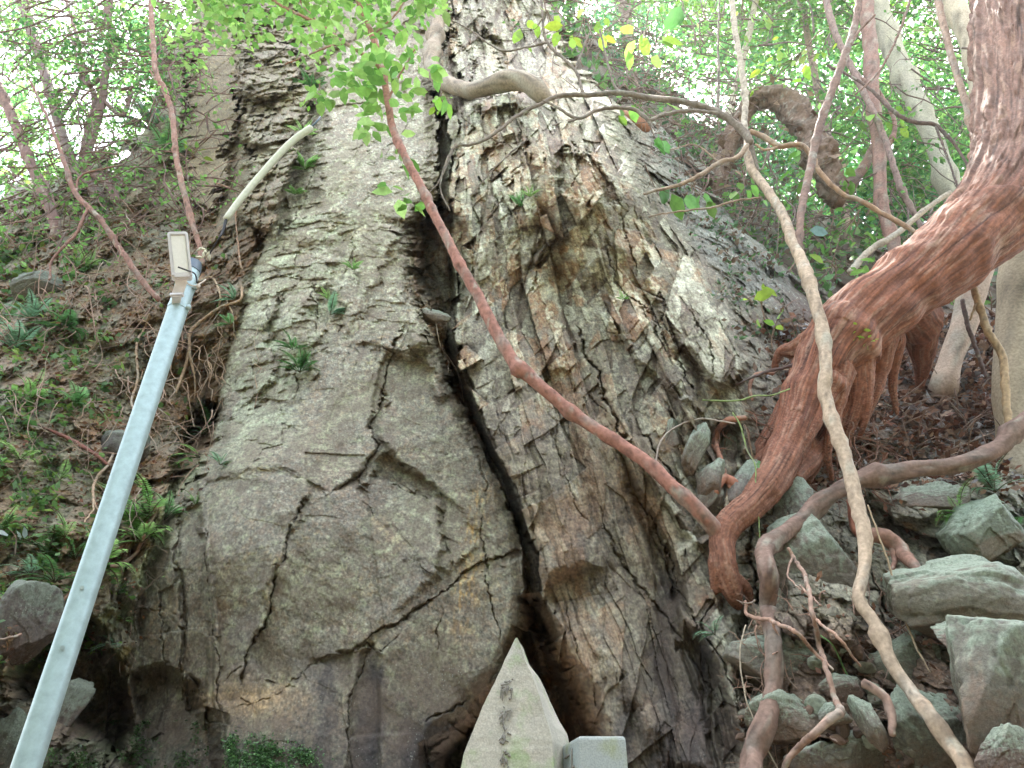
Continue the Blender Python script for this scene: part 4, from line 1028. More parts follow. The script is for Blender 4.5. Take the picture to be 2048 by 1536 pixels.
# ------------------------------------------------------------------ the big red-barked tree with its fused roots
def build_tree():
    root = empty("tree", at(1640, 760, 4.3)); tag(root, "massive leaning tree with peeling red bark, its fused roots gripping the rock", "tree", "trees")
    trunk = [(2035,-180,150,4.5),(2030,0,150,4.4),(2035,200,150,4.3),(2030,330,160,4.2),(1985,430,160,4.1),(1900,505,142,4.1),(1800,585,130,4.1),(1715,650,132,4.15),(1655,715,120,4.2)]
    roots = [[(1760,610,96,4.1),(1665,705,112,4.15),(1612,800,84,4.2),(1572,900,68,4.15),(1520,990,58,4.02),(1450,1062,52,3.95),(1448,1120,44,3.93),(1465,1185,36,3.97),(1478,1215,16,4.05)],
      [(1450,1062,50,3.95),(1438,1130,34,3.95),(1430,1185,18,4.0)], [(1465,1150,22,3.95),(1495,1180,18,4.0),(1500,1215,10,4.1)],
      [(1700,690,96,4.2),(1690,780,48,4.3),(1650,880,36,4.35),(1580,960,40,4.2)], [(1750,660,90,4.25),(1755,750,32,4.35),(1742,800,22,4.4),(1722,850,16,4.5)],
      [(1705,700,70,4.15),(1712,800,30,4.25),(1690,880,24,4.4),(1700,920,10,4.5)], [(1630,720,66,4.3),(1580,800,40,4.4),(1535,880,34,4.4),(1500,930,22,4.4),(1470,985,16,4.45)],
      [(1600,850,40,4.35),(1545,900,24,4.35),(1505,925,20,4.38),(1485,870,12,4.5)], [(1600,880,60,4.3),(1605,940,26,4.4),(1590,980,10,4.5)], [(1640,900,40,4.35),(1620,950,20,4.45),(1610,985,8,4.5)],
      [(1810,610,90,4.4),(1838,660,60,4.8),(1846,715,36,5.1),(1840,770,16,5.4)], [(1630,690,70,4.25),(1590,700,34,4.35),(1560,705,18,4.4),(1548,740,10,4.5)],
      [(1660,760,60,4.1),(1640,830,26,4.1),(1600,900,18,4.1),(1560,985,14,4.08),(1500,1045,12,4.0)], [(1680,740,60,4.12),(1672,820,26,4.15),(1655,900,18,4.25),(1665,960,10,4.35)], [(1720,720,50,4.15),(1735,790,18,4.2),(1728,850,12,4.3),(1715,880,6,4.4)],
      [(1590,840,40,4.12),(1555,920,22,4.1),(1500,1000,18,4.05),(1470,1045,12,4.0)], [(1610,780,50,4.2),(1570,850,22,4.2),(1530,950,16,4.2),(1490,1000,10,4.2)], [(1775,640,60,4.2),(1790,700,26,4.35),(1785,770,14,4.5),(1795,830,8,4.6)]]
    allp = [trunk] + roots; sk, tb = [], MB()
    base = 0
    for i, q in enumerate(allp):
        P, R = pix(q); tb.tube(P, R, (1, 1, 1), 22, 60 + i, lump=.029 if i == 0 else .07, step=.02)
        Ps, Rs = smooth_path(P, R, .02); Tn = np.gradient(Ps, axis=0); Tn /= np.linalg.norm(Tn, axis=1)[:, None]
        s = np.cumsum(np.r_[0, np.linalg.norm(np.diff(Ps, axis=0), axis=1)])
        if i: s = s + .9 + .0 * i
        sk.append(np.hstack([Ps, Tn, s[:, None], Rs[:, None], np.full((len(Ps), 1), i)]))
    tmp = tb.build("tmp", None)
    md = tmp.modifiers.new("r", 'REMESH'); md.mode = 'VOXEL'; md.voxel_size = .0085
    md2 = tmp.modifiers.new("s", 'SMOOTH'); md2.iterations = 6; md2.factor = .5
    dg = bpy.context.evaluated_depsgraph_get()
    ev = tmp.evaluated_get(dg); me = bpy.data.meshes.new_from_object(ev)
    bpy.data.objects.remove(tmp)
    n = len(me.vertices); V = np.empty(n * 3, np.float32); me.vertices.foreach_get("co", V); V = V.reshape(-1, 3).astype(float)
    Nn = np.empty(n * 3, np.float32); me.vertex_normals.foreach_get("vector", Nn); Nn = Nn.reshape(-1, 3).astype(float)
    fl = [list(p.vertices) for p in me.polygons]
    SK = np.vstack(sk); bi = np.zeros(n, int)
    for a in range(0, n, 4000):
        d = ((V[a:a + 4000, None] - SK[None, :, :3]) ** 2).sum(2) / (SK[None, :, 7] ** 2 + 1e-5)
        bi[a:a + 4000] = d.argmin(1)
    K = SK[bi]; rel = V - K[:, :3]; up = np.array([0, -1.0, .3]); A = np.cross(K[:, 3:6], up); A /= np.linalg.norm(A, axis=1)[:, None]; B = np.cross(K[:, 3:6], A)
    th = np.arctan2((rel * B).sum(1), (rel * A).sum(1)); s = K[:, 6] + (rel * K[:, 3:6]).sum(1)
    cx, cy = np.cos(th), np.sin(th); tr = K[:, 8] < .5; R = K[:, 7]
    tw = s * 1.6
    g1 = ridg(np.cos(th + tw) * 2.2, np.sin(th + tw) * 2.2 + s * .5, 500, 4); g2 = fbm(th * 5 + tw * 3, s * 3, 502, 4); g3 = fbm(th * 16 + tw * 5, s * 9, 504, 3)
    up_t = tr & (V[:, 2] > at(1950, 440, 4.1)[2])
    gro = ridg(th * 3.0, s * .8, 506, 3)
    g4 = ridg(th * 2.2 + tw, s * .55, 512, 3); g5 = fbm(th * 11 + tw * 2, s * 1.3, 514, 4)
    disp = .10 * R * g4 + .03 * R * fbm(th * 3, s * .8, 518, 3) + .007 * g5 + .0025 * g3 + np.where(up_t, -.10 * R * sst(.45, .65, gro) + .012 * ridg(th * 7, s * .6, 520, 3), 0)
    disp += .22 * R * fbm(V[:, 0] * 2.5, V[:, 2] * 2.5, 508, 2) * (~up_t)
    V = V + Nn * disp[:, None]
    c1, c2, c3, c4 = np.array([.38, .15, .08]), np.array([.14, .058, .040]), np.array([.42, .27, .19]), np.array([.19, .13, .10])
    f = np.clip(.5 + g5 * .8 + g2 * .4, 0, 1)[:, None]; c = c1 * f + c2 * (1 - f)
    f = sst(.1, .55, g3 * .6 + fbm(th * 3, s * 2, 510, 4))[:, None]; c = c * (1 - f * .6) + c3 * f * .6
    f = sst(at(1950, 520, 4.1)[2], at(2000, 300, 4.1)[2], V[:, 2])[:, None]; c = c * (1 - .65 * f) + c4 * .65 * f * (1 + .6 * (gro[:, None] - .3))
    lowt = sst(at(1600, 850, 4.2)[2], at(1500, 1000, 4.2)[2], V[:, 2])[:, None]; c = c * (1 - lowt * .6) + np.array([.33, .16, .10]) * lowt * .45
    g6 = fbm(th * 26, s * 2.2, 516, 4); c = c * .9 * (1 + .3 * g3 + .55 * g6)[:, None]; c = c * (1 - .6 * sst(.18, .42, -fbm(th * 9, s * .9, 522, 4)))[:, None]
    f = (sst(.26, .33, fbm(th * 5, s * 2.4, 524, 4)) * .45)[:, None]; c = c * (1 - f) + np.array([.40, .26, .18])[None] * f
    F = np.array([p if len(p) == 4 else p + [p[-1]] for p in fl])
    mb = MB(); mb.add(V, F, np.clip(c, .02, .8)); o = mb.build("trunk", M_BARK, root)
    # crown leaves above the frame, placed in the sun's path to shade the trunk
    lv = MB()
    for (x_, y_, Y_, rx, ry, dd, nn) in ((1600, -110, 7.8, 290, 90, 1.8, 6500), (1800, -260, 6.5, 180, 80, 1.0, 1600)):
        P, _ = blob_pts(x_, y_, Y_, rx, ry, dd, nn, int(x_)); leaves(lv, P, .13, [(.12, .25, .04), (.16, .32, .05)], int(x_))
    lv.build("crown", M_LEAF, root)
    # small shoots on the bark
    for (x_, y_, k_) in ((1716, 660, 1), (1735, 682, 2)):
        mb = MB(); P = np.array(at(x_, y_, 3.93))[None] + rs0(k_).normal(size=(7, 3)) * .018; leaves(mb, P, .04, [(.3, .45, .05)], k_); tag(mb.build("shoot", M_LEAF, root), kind="stuff")
build_tree()
CLAMP = .24
# ------------------------------------------------------------------ stems, vines and dead wood
RED, GRY, PALE, BRN, TAN = (.28, .13, .09), (.22, .18, .14), (.46, .40, .31), (.22, .14, .10), (.34, .25, .17)
G1, G2, G3, G4 = (.22, .42, .05), (.16, .34, .05), (.09, .22, .05), (.30, .50, .07)
# leaning sapling whose slim stem crosses the whole face
def sapling():
    pts = [(1458,1078,26,3.97),(1436,1066,34,3.93),(1405,1030,32,3.86),(1375,1000,30,3.84),(1335,965,28,3.84),(1300,930,27,3.86),(1235,885,26,3.9),(1150,830,25,3.92),(1090,780,25,3.9),(1055,748,28,3.9),(1035,735,27,3.9),(1010,695,24,3.9),(985,650,24,3.9),
           (955,590,22,3.9),(920,530,21,3.9),(890,470,19,3.9),(862,415,18,3.9),(838,365,17,3.9),(805,305,16,3.9),(785,255,15,3.9),(775,200,14,3.9),(765,140,13,3.9),(745,70,11,3.9),(715,0,9,3.9),(690,-80,7,3.9)]
    P, R = pix(pts)
    root = empty("sapling", Vector(P[0])); tag(root, "slim red-barked sapling stem leaning across the whole rock face with bright leaves at its top", "sapling")
    mb = MB(); mb.tube(P, R, (.34, .165, .12), 14, 11, lump=.05, wob=.004, step=.025); mb.build("stem", M_BARK, root)
    for i, e in enumerate(([(765,140,9,3.9),(735,115,8,3.85),(690,85,7,3.8),(640,50,6,3.8),(560,10,5,3.8),(500,-40,4,3.8)], [(757,110,7,3.9),(735,50,6,3.95),(740,-20,5,4.0)], [(690,85,5,3.8),(640,100,4,3.7),(570,130,3,3.7)],
              [(640,50,4,3.8),(600,0,3,3.8),(590,-50,2,3.8)], [(775,200,5,3.9),(800,150,4,3.8),(830,100,3,3.7)], [(745,70,5,3.9),(790,30,4,3.8),(830,-30,3,3.8)])):
        Pe, Re = pix(e); mb = MB(); mb.tube(Pe, Re, (.34, .18, .12), 8, 20 + i, lump=.05, wob=.01); mb.build("branch", M_BARK, root)
    lv = MB()
    for j, (x_, y_, Y_, rx, ry, n, sz) in enumerate(((560,-10,3.8,190,60,300,.085),(700,0,3.8,160,70,260,.09),(440,-10,3.9,130,60,280,.085),(520,60,3.8,130,45,80,.085),(660,110,3.8,90,60,70,.085),(360,60,4.4,60,40,60,.08),(820,-10,3.9,80,40,90,.09),(640,130,3.75,70,40,42,.11),(770,120,3.8,70,70,90,.12),(745,210,3.85,45,40,36,.12),(700,180,3.8,45,20,20,.12),
           (760,290,3.85,40,25,10,.11),(640,200,3.8,25,25,8,.11),(880,200,3.85,25,14,9,.13),(820,180,3.8,30,30,12,.11),(815,280,3.8,20,30,7,.11),(800,380,3.85,34,10,9,.13),(780,460,4.2,10,8,0,.1),(640,-60,3.9,260,50,500,.12),(860,20,3.9,60,40,60,.11))):
        if n: P, _ = blob_pts(x_, y_, Y_, rx, ry, .35, n, 300 + j, clump=6, tight=.30); leaves(lv, P, sz, [(.26, .50, .12), (.34, .56, .15), (.38, .60, .20), (.18, .40, .09)], 320 + j, droop=.3)
    lv.build("crown", M_LEAF, root)
sapling()
stem("vine", [(2120,790,34,4.0),(2048,845,32,4.0),(1990,900,34,4.0),(1920,928,33,4.0),(1830,940,32,4.0),(1740,955,36,4.0),(1700,968,30,4.0),(1650,998,30,4.0),(1600,1045,32,4.0),(1550,1080,36,3.98),(1530,1100,38,3.95),(1538,1150,32,3.9),(1535,1210,32,3.85),(1548,1290,34,3.8),(1545,1380,34,3.7),(1530,1450,40,3.6),(1510,1500,42,3.5),(1500,1560,46,3.4),(1480,1700,50,3.3),(1475,1800,54,3.25)],
     (.22, .145, .11), "thick brown knotted vine bending down from the right edge past the red roots", "vine", sides=18, lump=.24, wob=.010)
vc = [(1495,270,15,4.9),(1500,330,17,4.8),(1530,375,18,4.6),(1560,420,19,4.4),(1585,480,22,4.2),(1610,540,24,4.0),(1632,610,24,3.9),(1648,680,25,3.85),(1652,740,24,3.8),(1650,790,25,3.8),(1672,860,26,3.75),(1695,930,27,3.7),(1712,1000,28,3.65),(1728,1060,28,3.6),(1730,1130,24,3.55),(1718,1195,24,3.5),(1750,1250,25,3.45),(1780,1320,26,3.4),(1820,1380,27,3.35),(1860,1430,30,3.3),(1895,1480,32,3.2),(1930,1530,34,3.1),(1960,1620,36,3.0),(1980,1760,38,2.95)]
stem("vine", vc, (.44, .34, .24), "pale twisting vine hanging in front of the red tree down to the boulders", "vine", sides=14, lump=.10, wob=.006, mat=M_BARKP)
stem("vine", [(1598,500,14,4.12),(1603,420,15,4.2),(1622,330,16,4.3),(1640,250,16,4.3),(1668,170,15,4.3),(1690,110,14,4.3),(1712,40,13,4.3),(1725,-60,12,4.3)], (.22, .14, .105), "smooth brown vine rising from the pale twisting vine to the top edge", "vine", sides=12, lump=.08, extra=[[(1690,105,8,4.3),(1720,60,6,4.25),(1750,30,4,4.2)]])
stem("vine", [(883,-60,26,6.35),(880,10,26,6.3),(872,70,27,6.2),(862,120,30,6.0),(872,150,30,5.9),(905,172,30,5.7),(950,180,32,5.35),(1000,165,36,5.1),(1040,160,38,4.95),(1075,180,34,4.9),(1098,208,26,4.95),(1115,235,18,5.3)], (.33, .27, .20), "thick grey woody root looping over the top of the crag and into the rock", "root", sides=18, lump=.10, wob=.01)
stem("root", [(1185,215,24,6.6),(1225,232,36,6.4),(1265,250,44,6.3),(1290,265,30,6.5),(1305,285,14,6.8)], (.30, .14, .07), "short orange-brown root showing behind the sunlit crest of the crag", "root", sides=16)
def dead_log():
    root = empty("dead_log", at(1420, 400, 7.0)); tag(root, "arched dead log with flaking bark looping above the slope behind the crag", "dead log")
    mb = MB(); P, R = pix([(1400,440,30,7.2),(1428,370,32,7.0),(1455,300,30,6.9),(1490,225,34,6.8),(1515,200,46,6.7),(1560,200,52,6.6),(1595,235,56,6.6),(1625,285,54,6.6),(1650,340,52,6.6),(1668,390,44,6.7),(1675,415,24,6.8)])
    mb.tube(P, R, (.20, .14, .10), 40, 71, lump=.26, step=.02); W = mb.V[-1]; W += (ridg(W[:, 0] * 9 + W[:, 2] * 4, W[:, 2] * 9 - W[:, 0] * 6, 72, 4) * .035)[:, None] * np.array([0, -1, .3]); mb.build("trunk", M_BARK, root)
    mb = MB(); rr = rs0(5); Ps, Rs = smooth_path(P, R, .05)
    C = Ps[rr.randint(len(Ps), size=260)] + rr.normal(size=(260, 3)) * .07; C[:, 1] -= .07
    leaves(mb, C, .15, [(.28, .20, .13), (.16, .10, .07), (.36, .28, .19)], 6, (ST, SF), up=.2); tag(mb.build("flaking_bark", M_LITTER, root), kind="stuff")
dead_log()
stem("branch", [(1672,405,26,6.7),(1700,370,22,6.8),(1730,330,20,6.9),(1748,290,14,7.0)], BRN, "dark dead limb rising from the lower end of the arched log", "branch", sides=10)
BR = [
 ([(900,420,3),(880,372,4),(905,300,6),(945,288,7),(985,270,7),(1030,235,8),(1085,205,9),(1130,190,11),(1185,190,12),(1235,185,12),(1300,195,14),(1370,205,15),(1430,222,17),(1485,260,18),(1500,285,16)], 4.62, GRY, "long crooked grey branch reaching across the crest towards the central fissure", [[(905,300,4),(880,360,3),(845,400,2)], [(1165,186,6),(1150,140,6),(1095,85,6),(1085,30,5),(1080,-40,4)], [(1150,140,4),(1180,60,3),(1200,-20,3)], [(1435,220,7),(1438,150,6),(1436,80,4),(1440,-20,3)], [(1240,186,6),(1225,160,5),(1200,60,4)], [(1095,85,5),(1050,95,4),(1000,100,4),(940,60,3),(880,30,2)]]),
 ([(1085,200,4),(1110,212,6),(1155,237,8),(1190,222,8),(1230,215,9),(1270,220,9),(1298,240,9),(1320,232,9),(1350,225,9),(1390,222,9),(1435,226,9)], 4.58, GRY, "thin wavy branch running just below the long grey one over the crest", [[(1155,237,5),(1100,255,4),(1040,290,4),(985,340,3),(930,400,2),(895,388,2)], [(1298,240,5),(1310,262,3)]]),
 ([(1255,394,6),(1300,385,7),(1350,372,8),(1400,350,10),(1440,325,11),(1475,315,11),(1495,290,12)], 4.6, TAN, "pale brown branch rising from bare rock to the vine junction", [[(1440,325,4),(1390,290,3),(1340,300,2)]]),
 ([(1260,440,3),(1340,425,4),(1420,415,5),(1480,400,5),(1520,395,4)], 4.6, TAN, "fine straight twig crossing the lower crest of the crag", []),
 ([(1500,262,12),(1530,275,14),(1560,292,14),(1600,290,12),(1622,310,12),(1640,345,12),(1680,385,11),(1720,402,11),(1780,435,11),(1830,465,11),(1862,492,11)], 4.6, (.40, .26, .16), "smooth tan branch running from the vine junction down to the red trunk", [[(1560,292,6),(1530,300,5),(1510,290,4)]]),
 ([(1500,285,12),(1520,340,5),(1540,290,4)], 4.7, GRY, "short twig stub hanging below the vine junction", []),
 ([(1460,-40,12),(1470,60,13),(1482,130,13),(1490,200,14),(1488,262,15)], 5.0, PALE, "straight pale stem coming down to the vine junction", []),
 ([(1710,190,4),(1760,140,5),(1800,60,6),(1830,-30,6)], 5.2, BRN, "dark twig slanting up in front of the pale leaning trunk", []),
 ([(1655,130,6),(1730,170,7),(1790,225,9),(1830,245,10),(1870,250,9),(1910,290,7),(1940,340,5)], 5.4, (.16, .11, .09), "dark curving branch crossing the pale leaning trunk", [[(1870,250,5),(1900,330,4),(1930,420,3)]]),
 ([(1940,545,14),(1955,600,15),(1975,660,16),(2005,715,18),(2010,780,18),(2018,850,16)], 4.4, (.42, .30, .17), "yellow-brown branch hanging below the red trunk at the right", [[(1958,590,5),(1940,640,4)]]),
 ([(1925,600,10),(1938,660,10),(1960,720,9),(1972,755,6)], 4.6, (.13, .09, .08), "dark thin stick leaning behind the yellow-brown hanging branch", []),
 ([(1575,1095,7),(1590,1120,9),(1612,1160,10),(1625,1230,11),(1640,1290,12),(1655,1350,12),(1672,1400,14),(1680,1425,20)], 3.75, (.36, .24, .18), "dry forked stick standing on the rubble beside the brown knotted vine", [[(1585,1110,5),(1575,1150,4),(1600,1180,3)], [(1600,1170,5),(1640,1210,4)]]),
 ([(1680,1425,22),(1650,1445,20),(1625,1470,18),(1600,1490,16),(1575,1520,14),(1560,1560,12)], 3.7, (.38, .26, .20), "short curved root lying on the rubble at the foot of the dry stick", [[(1600,1490,8),(1585,1515,6)]]),
 ([(1735,1070,30),(1770,1075,40),(1800,1100,36),(1825,1130,26),(1840,1150,12)], 4.0, (.30, .17, .12), "fat reddish root end resting behind the pale vine above the boulders", [[(1780,1080,16),(1790,1120,12),(1780,1150,6)]]),
 ([(1705,1000,24),(1712,1060,22),(1740,1085,20)], 4.1, (.36, .15, .10), "short red root tucked behind the pale twisting vine", []),
 ([(1490,1200,7),(1495,1230,9),(1545,1242,9),(1590,1265,9),(1625,1300,8),(1665,1340,6)], 3.95, (.40, .25, .18), "thin root spreading across the rubble below the red root tips", [[(1545,1242,5),(1560,1290,4),(1545,1310,3)], [(1620,1230,6),(1680,1280,6),(1720,1330,4)]]),
 ([(1725,1365,22),(1760,1385,22),(1780,1420,20),(1785,1470,16)], 3.65, (.30, .20, .15), "curled brown root between the rubble and the pale vine", []),
 ([(1430,985,16),(1450,955,22),(1485,985,26),(1495,1010,18)], 4.35, (.42, .19, .12), "stubby orange root wedged in the joints left of the main red root", []),
 ([(1460,975,10),(1440,920,12),(1432,870,12),(1455,840,14),(1490,835,12)], 4.4, (.40, .20, .13), "curved red rootlet looping round a block beside the main red root", [[(1440,920,6),(1425,890,4)]]),
 ([(1548,745,8),(1510,750,9),(1500,775,9),(1505,800,6)], 4.3, (.36, .20, .14), "thin hooked root poking out left of the red root flare", []),
 ([(1470,770,5),(1530,745,7),(1575,735,8),(1600,720,8)], 4.25, (.12, .08, .07), "dark dry twig lying against the root flare", []),
 ([(1700,545,16),(1740,500,15),(1790,470,14),(1850,420,12),(1900,385,10)], 6.2, PALE, "pale fallen branch propped behind the red trunk", []),
]
for i, (pts, Y_, c_, lb, ex) in enumerate(BR):
    pts = [(p[0], p[1], p[2] * .86) for p in pts]
    stem("root" if "root" in lb and "branch" not in lb and "twig" not in lb else ("stick" if "stick" in lb else ("twig" if "twig" in lb.split(" ")[1:4] else "branch")), pts, c_, lb, "root" if "root" in lb.split("ed")[0] and "twig" not in lb else "branch", Y=Y_, sides=10, seed=200 + i, extra=ex, lump=.13, wob=.010)
CLAMP = 0
# background trunks
def tree(pts, col, label, crown=None, Y=7, sides=14, seed=0, mat=None, lcol=None, lsize=.075, ex=None, lump=.05, nleaf=None):
    P, R = pix(pts, Y); root = empty("tree", Vector(P[-1])); tag(root, label, "tree", "trees")
    mb = MB(); mb.tube(P, R, col, sides, seed + 400, lump=lump, wob=.012); mb.build("trunk", mat or M_BARK, root)
    for i, e in enumerate(ex or []):
        Pe, Re = pix(e, Y); mb = MB(); mb.tube(Pe, Re, col, 8, seed + 420 + i, lump=.06, wob=.01); mb.build("limb", mat or M_BARK, root)
    if crown:
        lv = MB(); tw = MB(); r = rs0(seed + 77)
        for j, (x_, y_, Y_, rx, ry, dY, n) in enumerate(crown):
            Pp, cen = blob_pts(x_, y_, Y_, rx, ry, dY, n, seed * 31 + j, clump=14, tight=.17)
            leaves(lv, Pp, lsize, lcol or [G2, G1, G3], seed * 17 + j, (ST, SF), droop=.2)
            c0 = np.array(at(x_, y_, Y_))
            for q in cen[::5]: 
                mid = (q + c0) * .5 + r.normal(size=3) * .12; tw.tube([c0 + (q - c0) * .08, mid, q], [.012, .008, .003], col, 4, j, lump=0, step=.3)
        lv.build("crown", M_LEAF, root); tag(tw.build("branches", mat or M_BARK, root), kind="stuff")
    return root
LG = [(.17, .38, .10), (.12, .32, .10), (.24, .46, .12), (.08, .22, .07)]
BL = [(.10, .30, .16), (.16, .40, .20), (.08, .22, .10)]
tree([(1725,-120,48),(1750,0,42),(1782,90,40),(1815,170,39),(1850,240,38),(1875,300,36),(1895,370,32),(1925,440,30),(1950,500,30)], (.50, .50, .38), "pale smooth leaning trunk left of the red trunk, in front of bright foliage", [(1700,60,9,170,110,1.5,1500),(1560,30,9.5,120,90,1.2,800)], Y=7.2, lsize=.13, mat=M_BARKP, seed=1, lcol=LG)
tree([(1890,-120,46),(1905,0,42),(1935,70,39),(1955,140,37),(1968,220,35),(1985,330,34),(2000,520,40)], (.52, .46, .34), "pale ringed trunk just behind the upright part of the red trunk", [(1880,60,8.5,150,120,1.5,2600),(1990,120,8.5,90,140,1,1000)], Y=6.8, lsize=.10, mat=M_BARKP, seed=2, lcol=LG)
tree([(1725,-120,30),(1730,0,28),(1742,100,26),(1745,200,26),(1758,300,24),(1762,400,24),(1785,480,24),(1795,560,24)], (.30, .18, .14), "slim reddish straight trunk between the arched log and the pale leaning trunk", [(1820,330,9,130,90,1.2,1900),(1700,230,9.5,110,90,1.2,1000)], Y=6.6, lsize=.12, seed=3, lcol=LG, ex=[[(1745,170,12),(1715,150,10),(1665,60,8),(1640,-40,6)],[(1756,330,12),(1790,250,9),(1750,170,7)]])
tree([(1640,-100,10),(1660,30,11),(1700,130,12),(1735,200,12),(1770,280,12),(1800,370,12),(1835,440,10),(1860,500,10)], (.27, .19, .16), "thin slanting stem crossing in front of the slim reddish trunk", [(1480,170,10.5,100,100,1.2,1300)], Y=6.4, seed=4, lcol=LG)
tree([(1860,-100,15),(1880,20,14),(1905,120,13),(1930,200,13),(1945,260,13),(1975,280,10)], (.42, .30, .22), "thin tan stem bending into the red trunk near its top", None, Y=5.2, seed=5)
tree([(2070,420,90),(2055,520,84),(2040,600,76),(2030,700,72),(2035,800,74),(2045,900,90),(2055,980,100)], (.40, .34, .24), "thick mottled grey-tan trunk at the right edge below the red trunk", None, Y=5.0, seed=6, mat=M_BARKP)
tree([(1975,480,52),(1950,560,56),(1930,640,50),(1905,710,44),(1885,780,44)], (.44, .34, .26), "short pale trunk standing behind the lower side of the red trunk", None, Y=5.8, seed=7, mat=M_BARKP)
tree([(1530,-100,12),(1500,60,12),(1470,180,12),(1450,280,12),(1440,340,12),(1405,460,12)], (.50, .46, .36), "thin pale stem behind the arched log, rising past the sky gap", [(1400,40,11,130,90,1.4,1600),(1280,20,11.5,130,90,1.4,1800),(1600,330,10,90,80,1,900)], Y=8.5, seed=8, mat=M_BARKP, lcol=LG)
tree([(1590,-60,12),(1620,100,13),(1650,250,14),(1690,420,14),(1700,520,14)], (.34, .26, .2), "slender brown trunk far behind between the vines", [(1500,280,11,130,90,1.2,1500),(1900,430,10,130,70,1.2,1600),(1750,430,10.5,110,60,1.2,1100)], Y=9, lsize=.13, seed=9, lcol=BL)
tree([(1200,-160,30),(1220,-60,26),(1250,20,22),(1260,120,20),(1270,190,20)], (.3, .22, .18), "dark bushy tree on the ridge right above the crag", [(1220,60,10,90,70,1.2,1500),(1300,130,9.8,80,50,1,1100),(1150,0,10.5,70,60,1,900)], Y=9.5, seed=10, lcol=BL)
tree([(2020,-160,60),(2015,60,60),(2025,300,60),(2035,470,60)], (.3, .26, .2), "far grey trunk mostly hidden behind the upright red trunk", [(1930,250,10,110,90,1.2,1900),(2040,430,9,80,70,1,900),(2010,30,11,140,90,1,1500)], Y=10, seed=11, lcol=LG)
# left trees
tree([(-60,40,19),(-30,110,19),(0,180,18),(35,260,18),(60,325,18),(85,385,19),(108,440,21),(112,475,16)], (.24, .15, .13), "reddish bare trunk nearest the left edge, leaning left on the bank", [(60,-10,7.4,110,60,.8,500),(60,90,6.0,70,50,.4,260)], Y=6.4, seed=21, lcol=LG, ex=[[(60,325,10),(100,380,6),(112,440,4)]])
tree([(30,-60,22),(62,60,19),(90,150,18),(115,240,18),(135,300,18),(155,345,18),(190,380,19),(215,420,18)], (.25, .19, .18), "greyish trunk second from the left edge, reddish at its foot", [(150,80,7.6,110,60,.8,500),(190,120,6.2,80,50,.4,300)], Y=6.9, seed=22, lcol=LG, ex=[[(115,240,9),(150,190,8),(170,150,5)]])
tree([(230,-60,16),(215,30,15),(228,80,15),(210,150,15),(205,200,15),(188,270,13),(172,330,12),(215,370,15),(236,408,15)], (.21, .14, .12), "crooked dark trunk with many bends, nearest to the tan rock column", [(250,60,6.1,90,50,.4,340),(330,170,6.2,50,50,.4,160),(250,110,7.2,110,70,.7,500),(330,40,7.4,90,60,.8,600)], Y=6.7, seed=23, lcol=LG, ex=[[(210,150,10),(180,170,9),(165,160,8),(140,60,5)],[(205,200,9),(245,230,8),(262,180,6),(240,180,5)],[(228,80,8),(270,100,7),(310,108,7),(345,85,5),(380,80,4)]])
tree([(190,400,12),(165,330,12),(178,250,12),(190,200,11),(172,150,9),(150,60,7),(120,-40,6)][::-1], (.26, .18, .16), "thin dark trunk standing close behind the crooked dark one", [(110,190,7.8,100,60,.8,500),(140,210,6.3,60,30,.3,120)], Y=7.0, seed=24, lcol=LG)
tree([(300,-30,9),(310,130,10),(330,180,10),(345,235,11),(352,310,11),(362,360,12),(380,430,11),(398,490,10),(405,530,10)], (.30, .17, .13), "slim straight reddish sapling ending just above the lamp pole", None, Y=5.6, seed=25, ex=[[(345,235,6),(330,190,5),(300,140,4)]])
tree([(60,160,4),(105,260,6),(130,330,9),(150,385,10),(178,415,10),(205,445,10),(235,490,11),(262,530,11),(290,570,11),(318,600,10)], (.24, .13, .10), "thin curved reddish stem arching down the bank left of the lamp head", None, Y=5.4, seed=26, ex=[[(178,415,7),(150,470,6),(105,520,5),(100,560,4)],[(150,385,5),(165,350,4),(240,330,3)]])
tree([(-80,-80,22),(-20,-40,19),(60,-20,13),(140,-60,7)], (.28, .2, .17), "overhanging tree beyond the upper left corner with pale green leaves", [(30,130,8.2,90,70,.8,750),(330,10,8,130,50,.8,900),(40,250,8.4,80,50,.7,420),(220,250,8,60,50,.6,450)], Y=8, seed=27, lcol=LG)
CLAMP = .03
# hanging rootlets on the left bank
HR = [([(299,628,4),(288,660,5),(273,690,5),(275,760,5),(262,800,5),(268,830,5),(240,880,5),(215,930,5),(190,962,6),(187,1000,5),(186,1020,4),(168,1045,3)], "long pale rootlet dangling down the bank left of the lamp pole", [(.42, .30, .20)]),
 ([(484,575,5),(480,600,5),(440,615,6),(405,640,6),(380,665,7),(378,700,7),(368,740,7),(352,785,6)], "pale forked rootlet hanging right of the lamp pole", [(.40, .28, .18)]),
 ([(395,560,3),(425,555,3),(440,590,4),(438,612,4)], "small hooked rootlet touching the pole cable", [(.45, .34, .22)]),
 ([(430,365,3),(470,385,3),(472,440,3),(480,520,4),(487,545,4)], "fine straight stem hanging under the white pipe", [(.36, .22, .14)]),
 ([(0,1278,4),(50,1262,6),(110,1215,7),(160,1165,8),(205,1135,9),(240,1128,9),(270,1108,8),(290,1070,6)], "thin brown branch sagging across the bank behind the lamp pole", [(.36, .22, .16)]),
 ([(75,850,3),(110,865,6),(150,885,8),(185,905,8),(215,930,6)], "dark red dead twig lying on the bank", [(.20, .08, .06)]),
 ([(870,635,2),(880,690,3),(895,720,3),(897,745,2)], "hair-thin root hanging in the central fissure", [(.45, .36, .26)])]
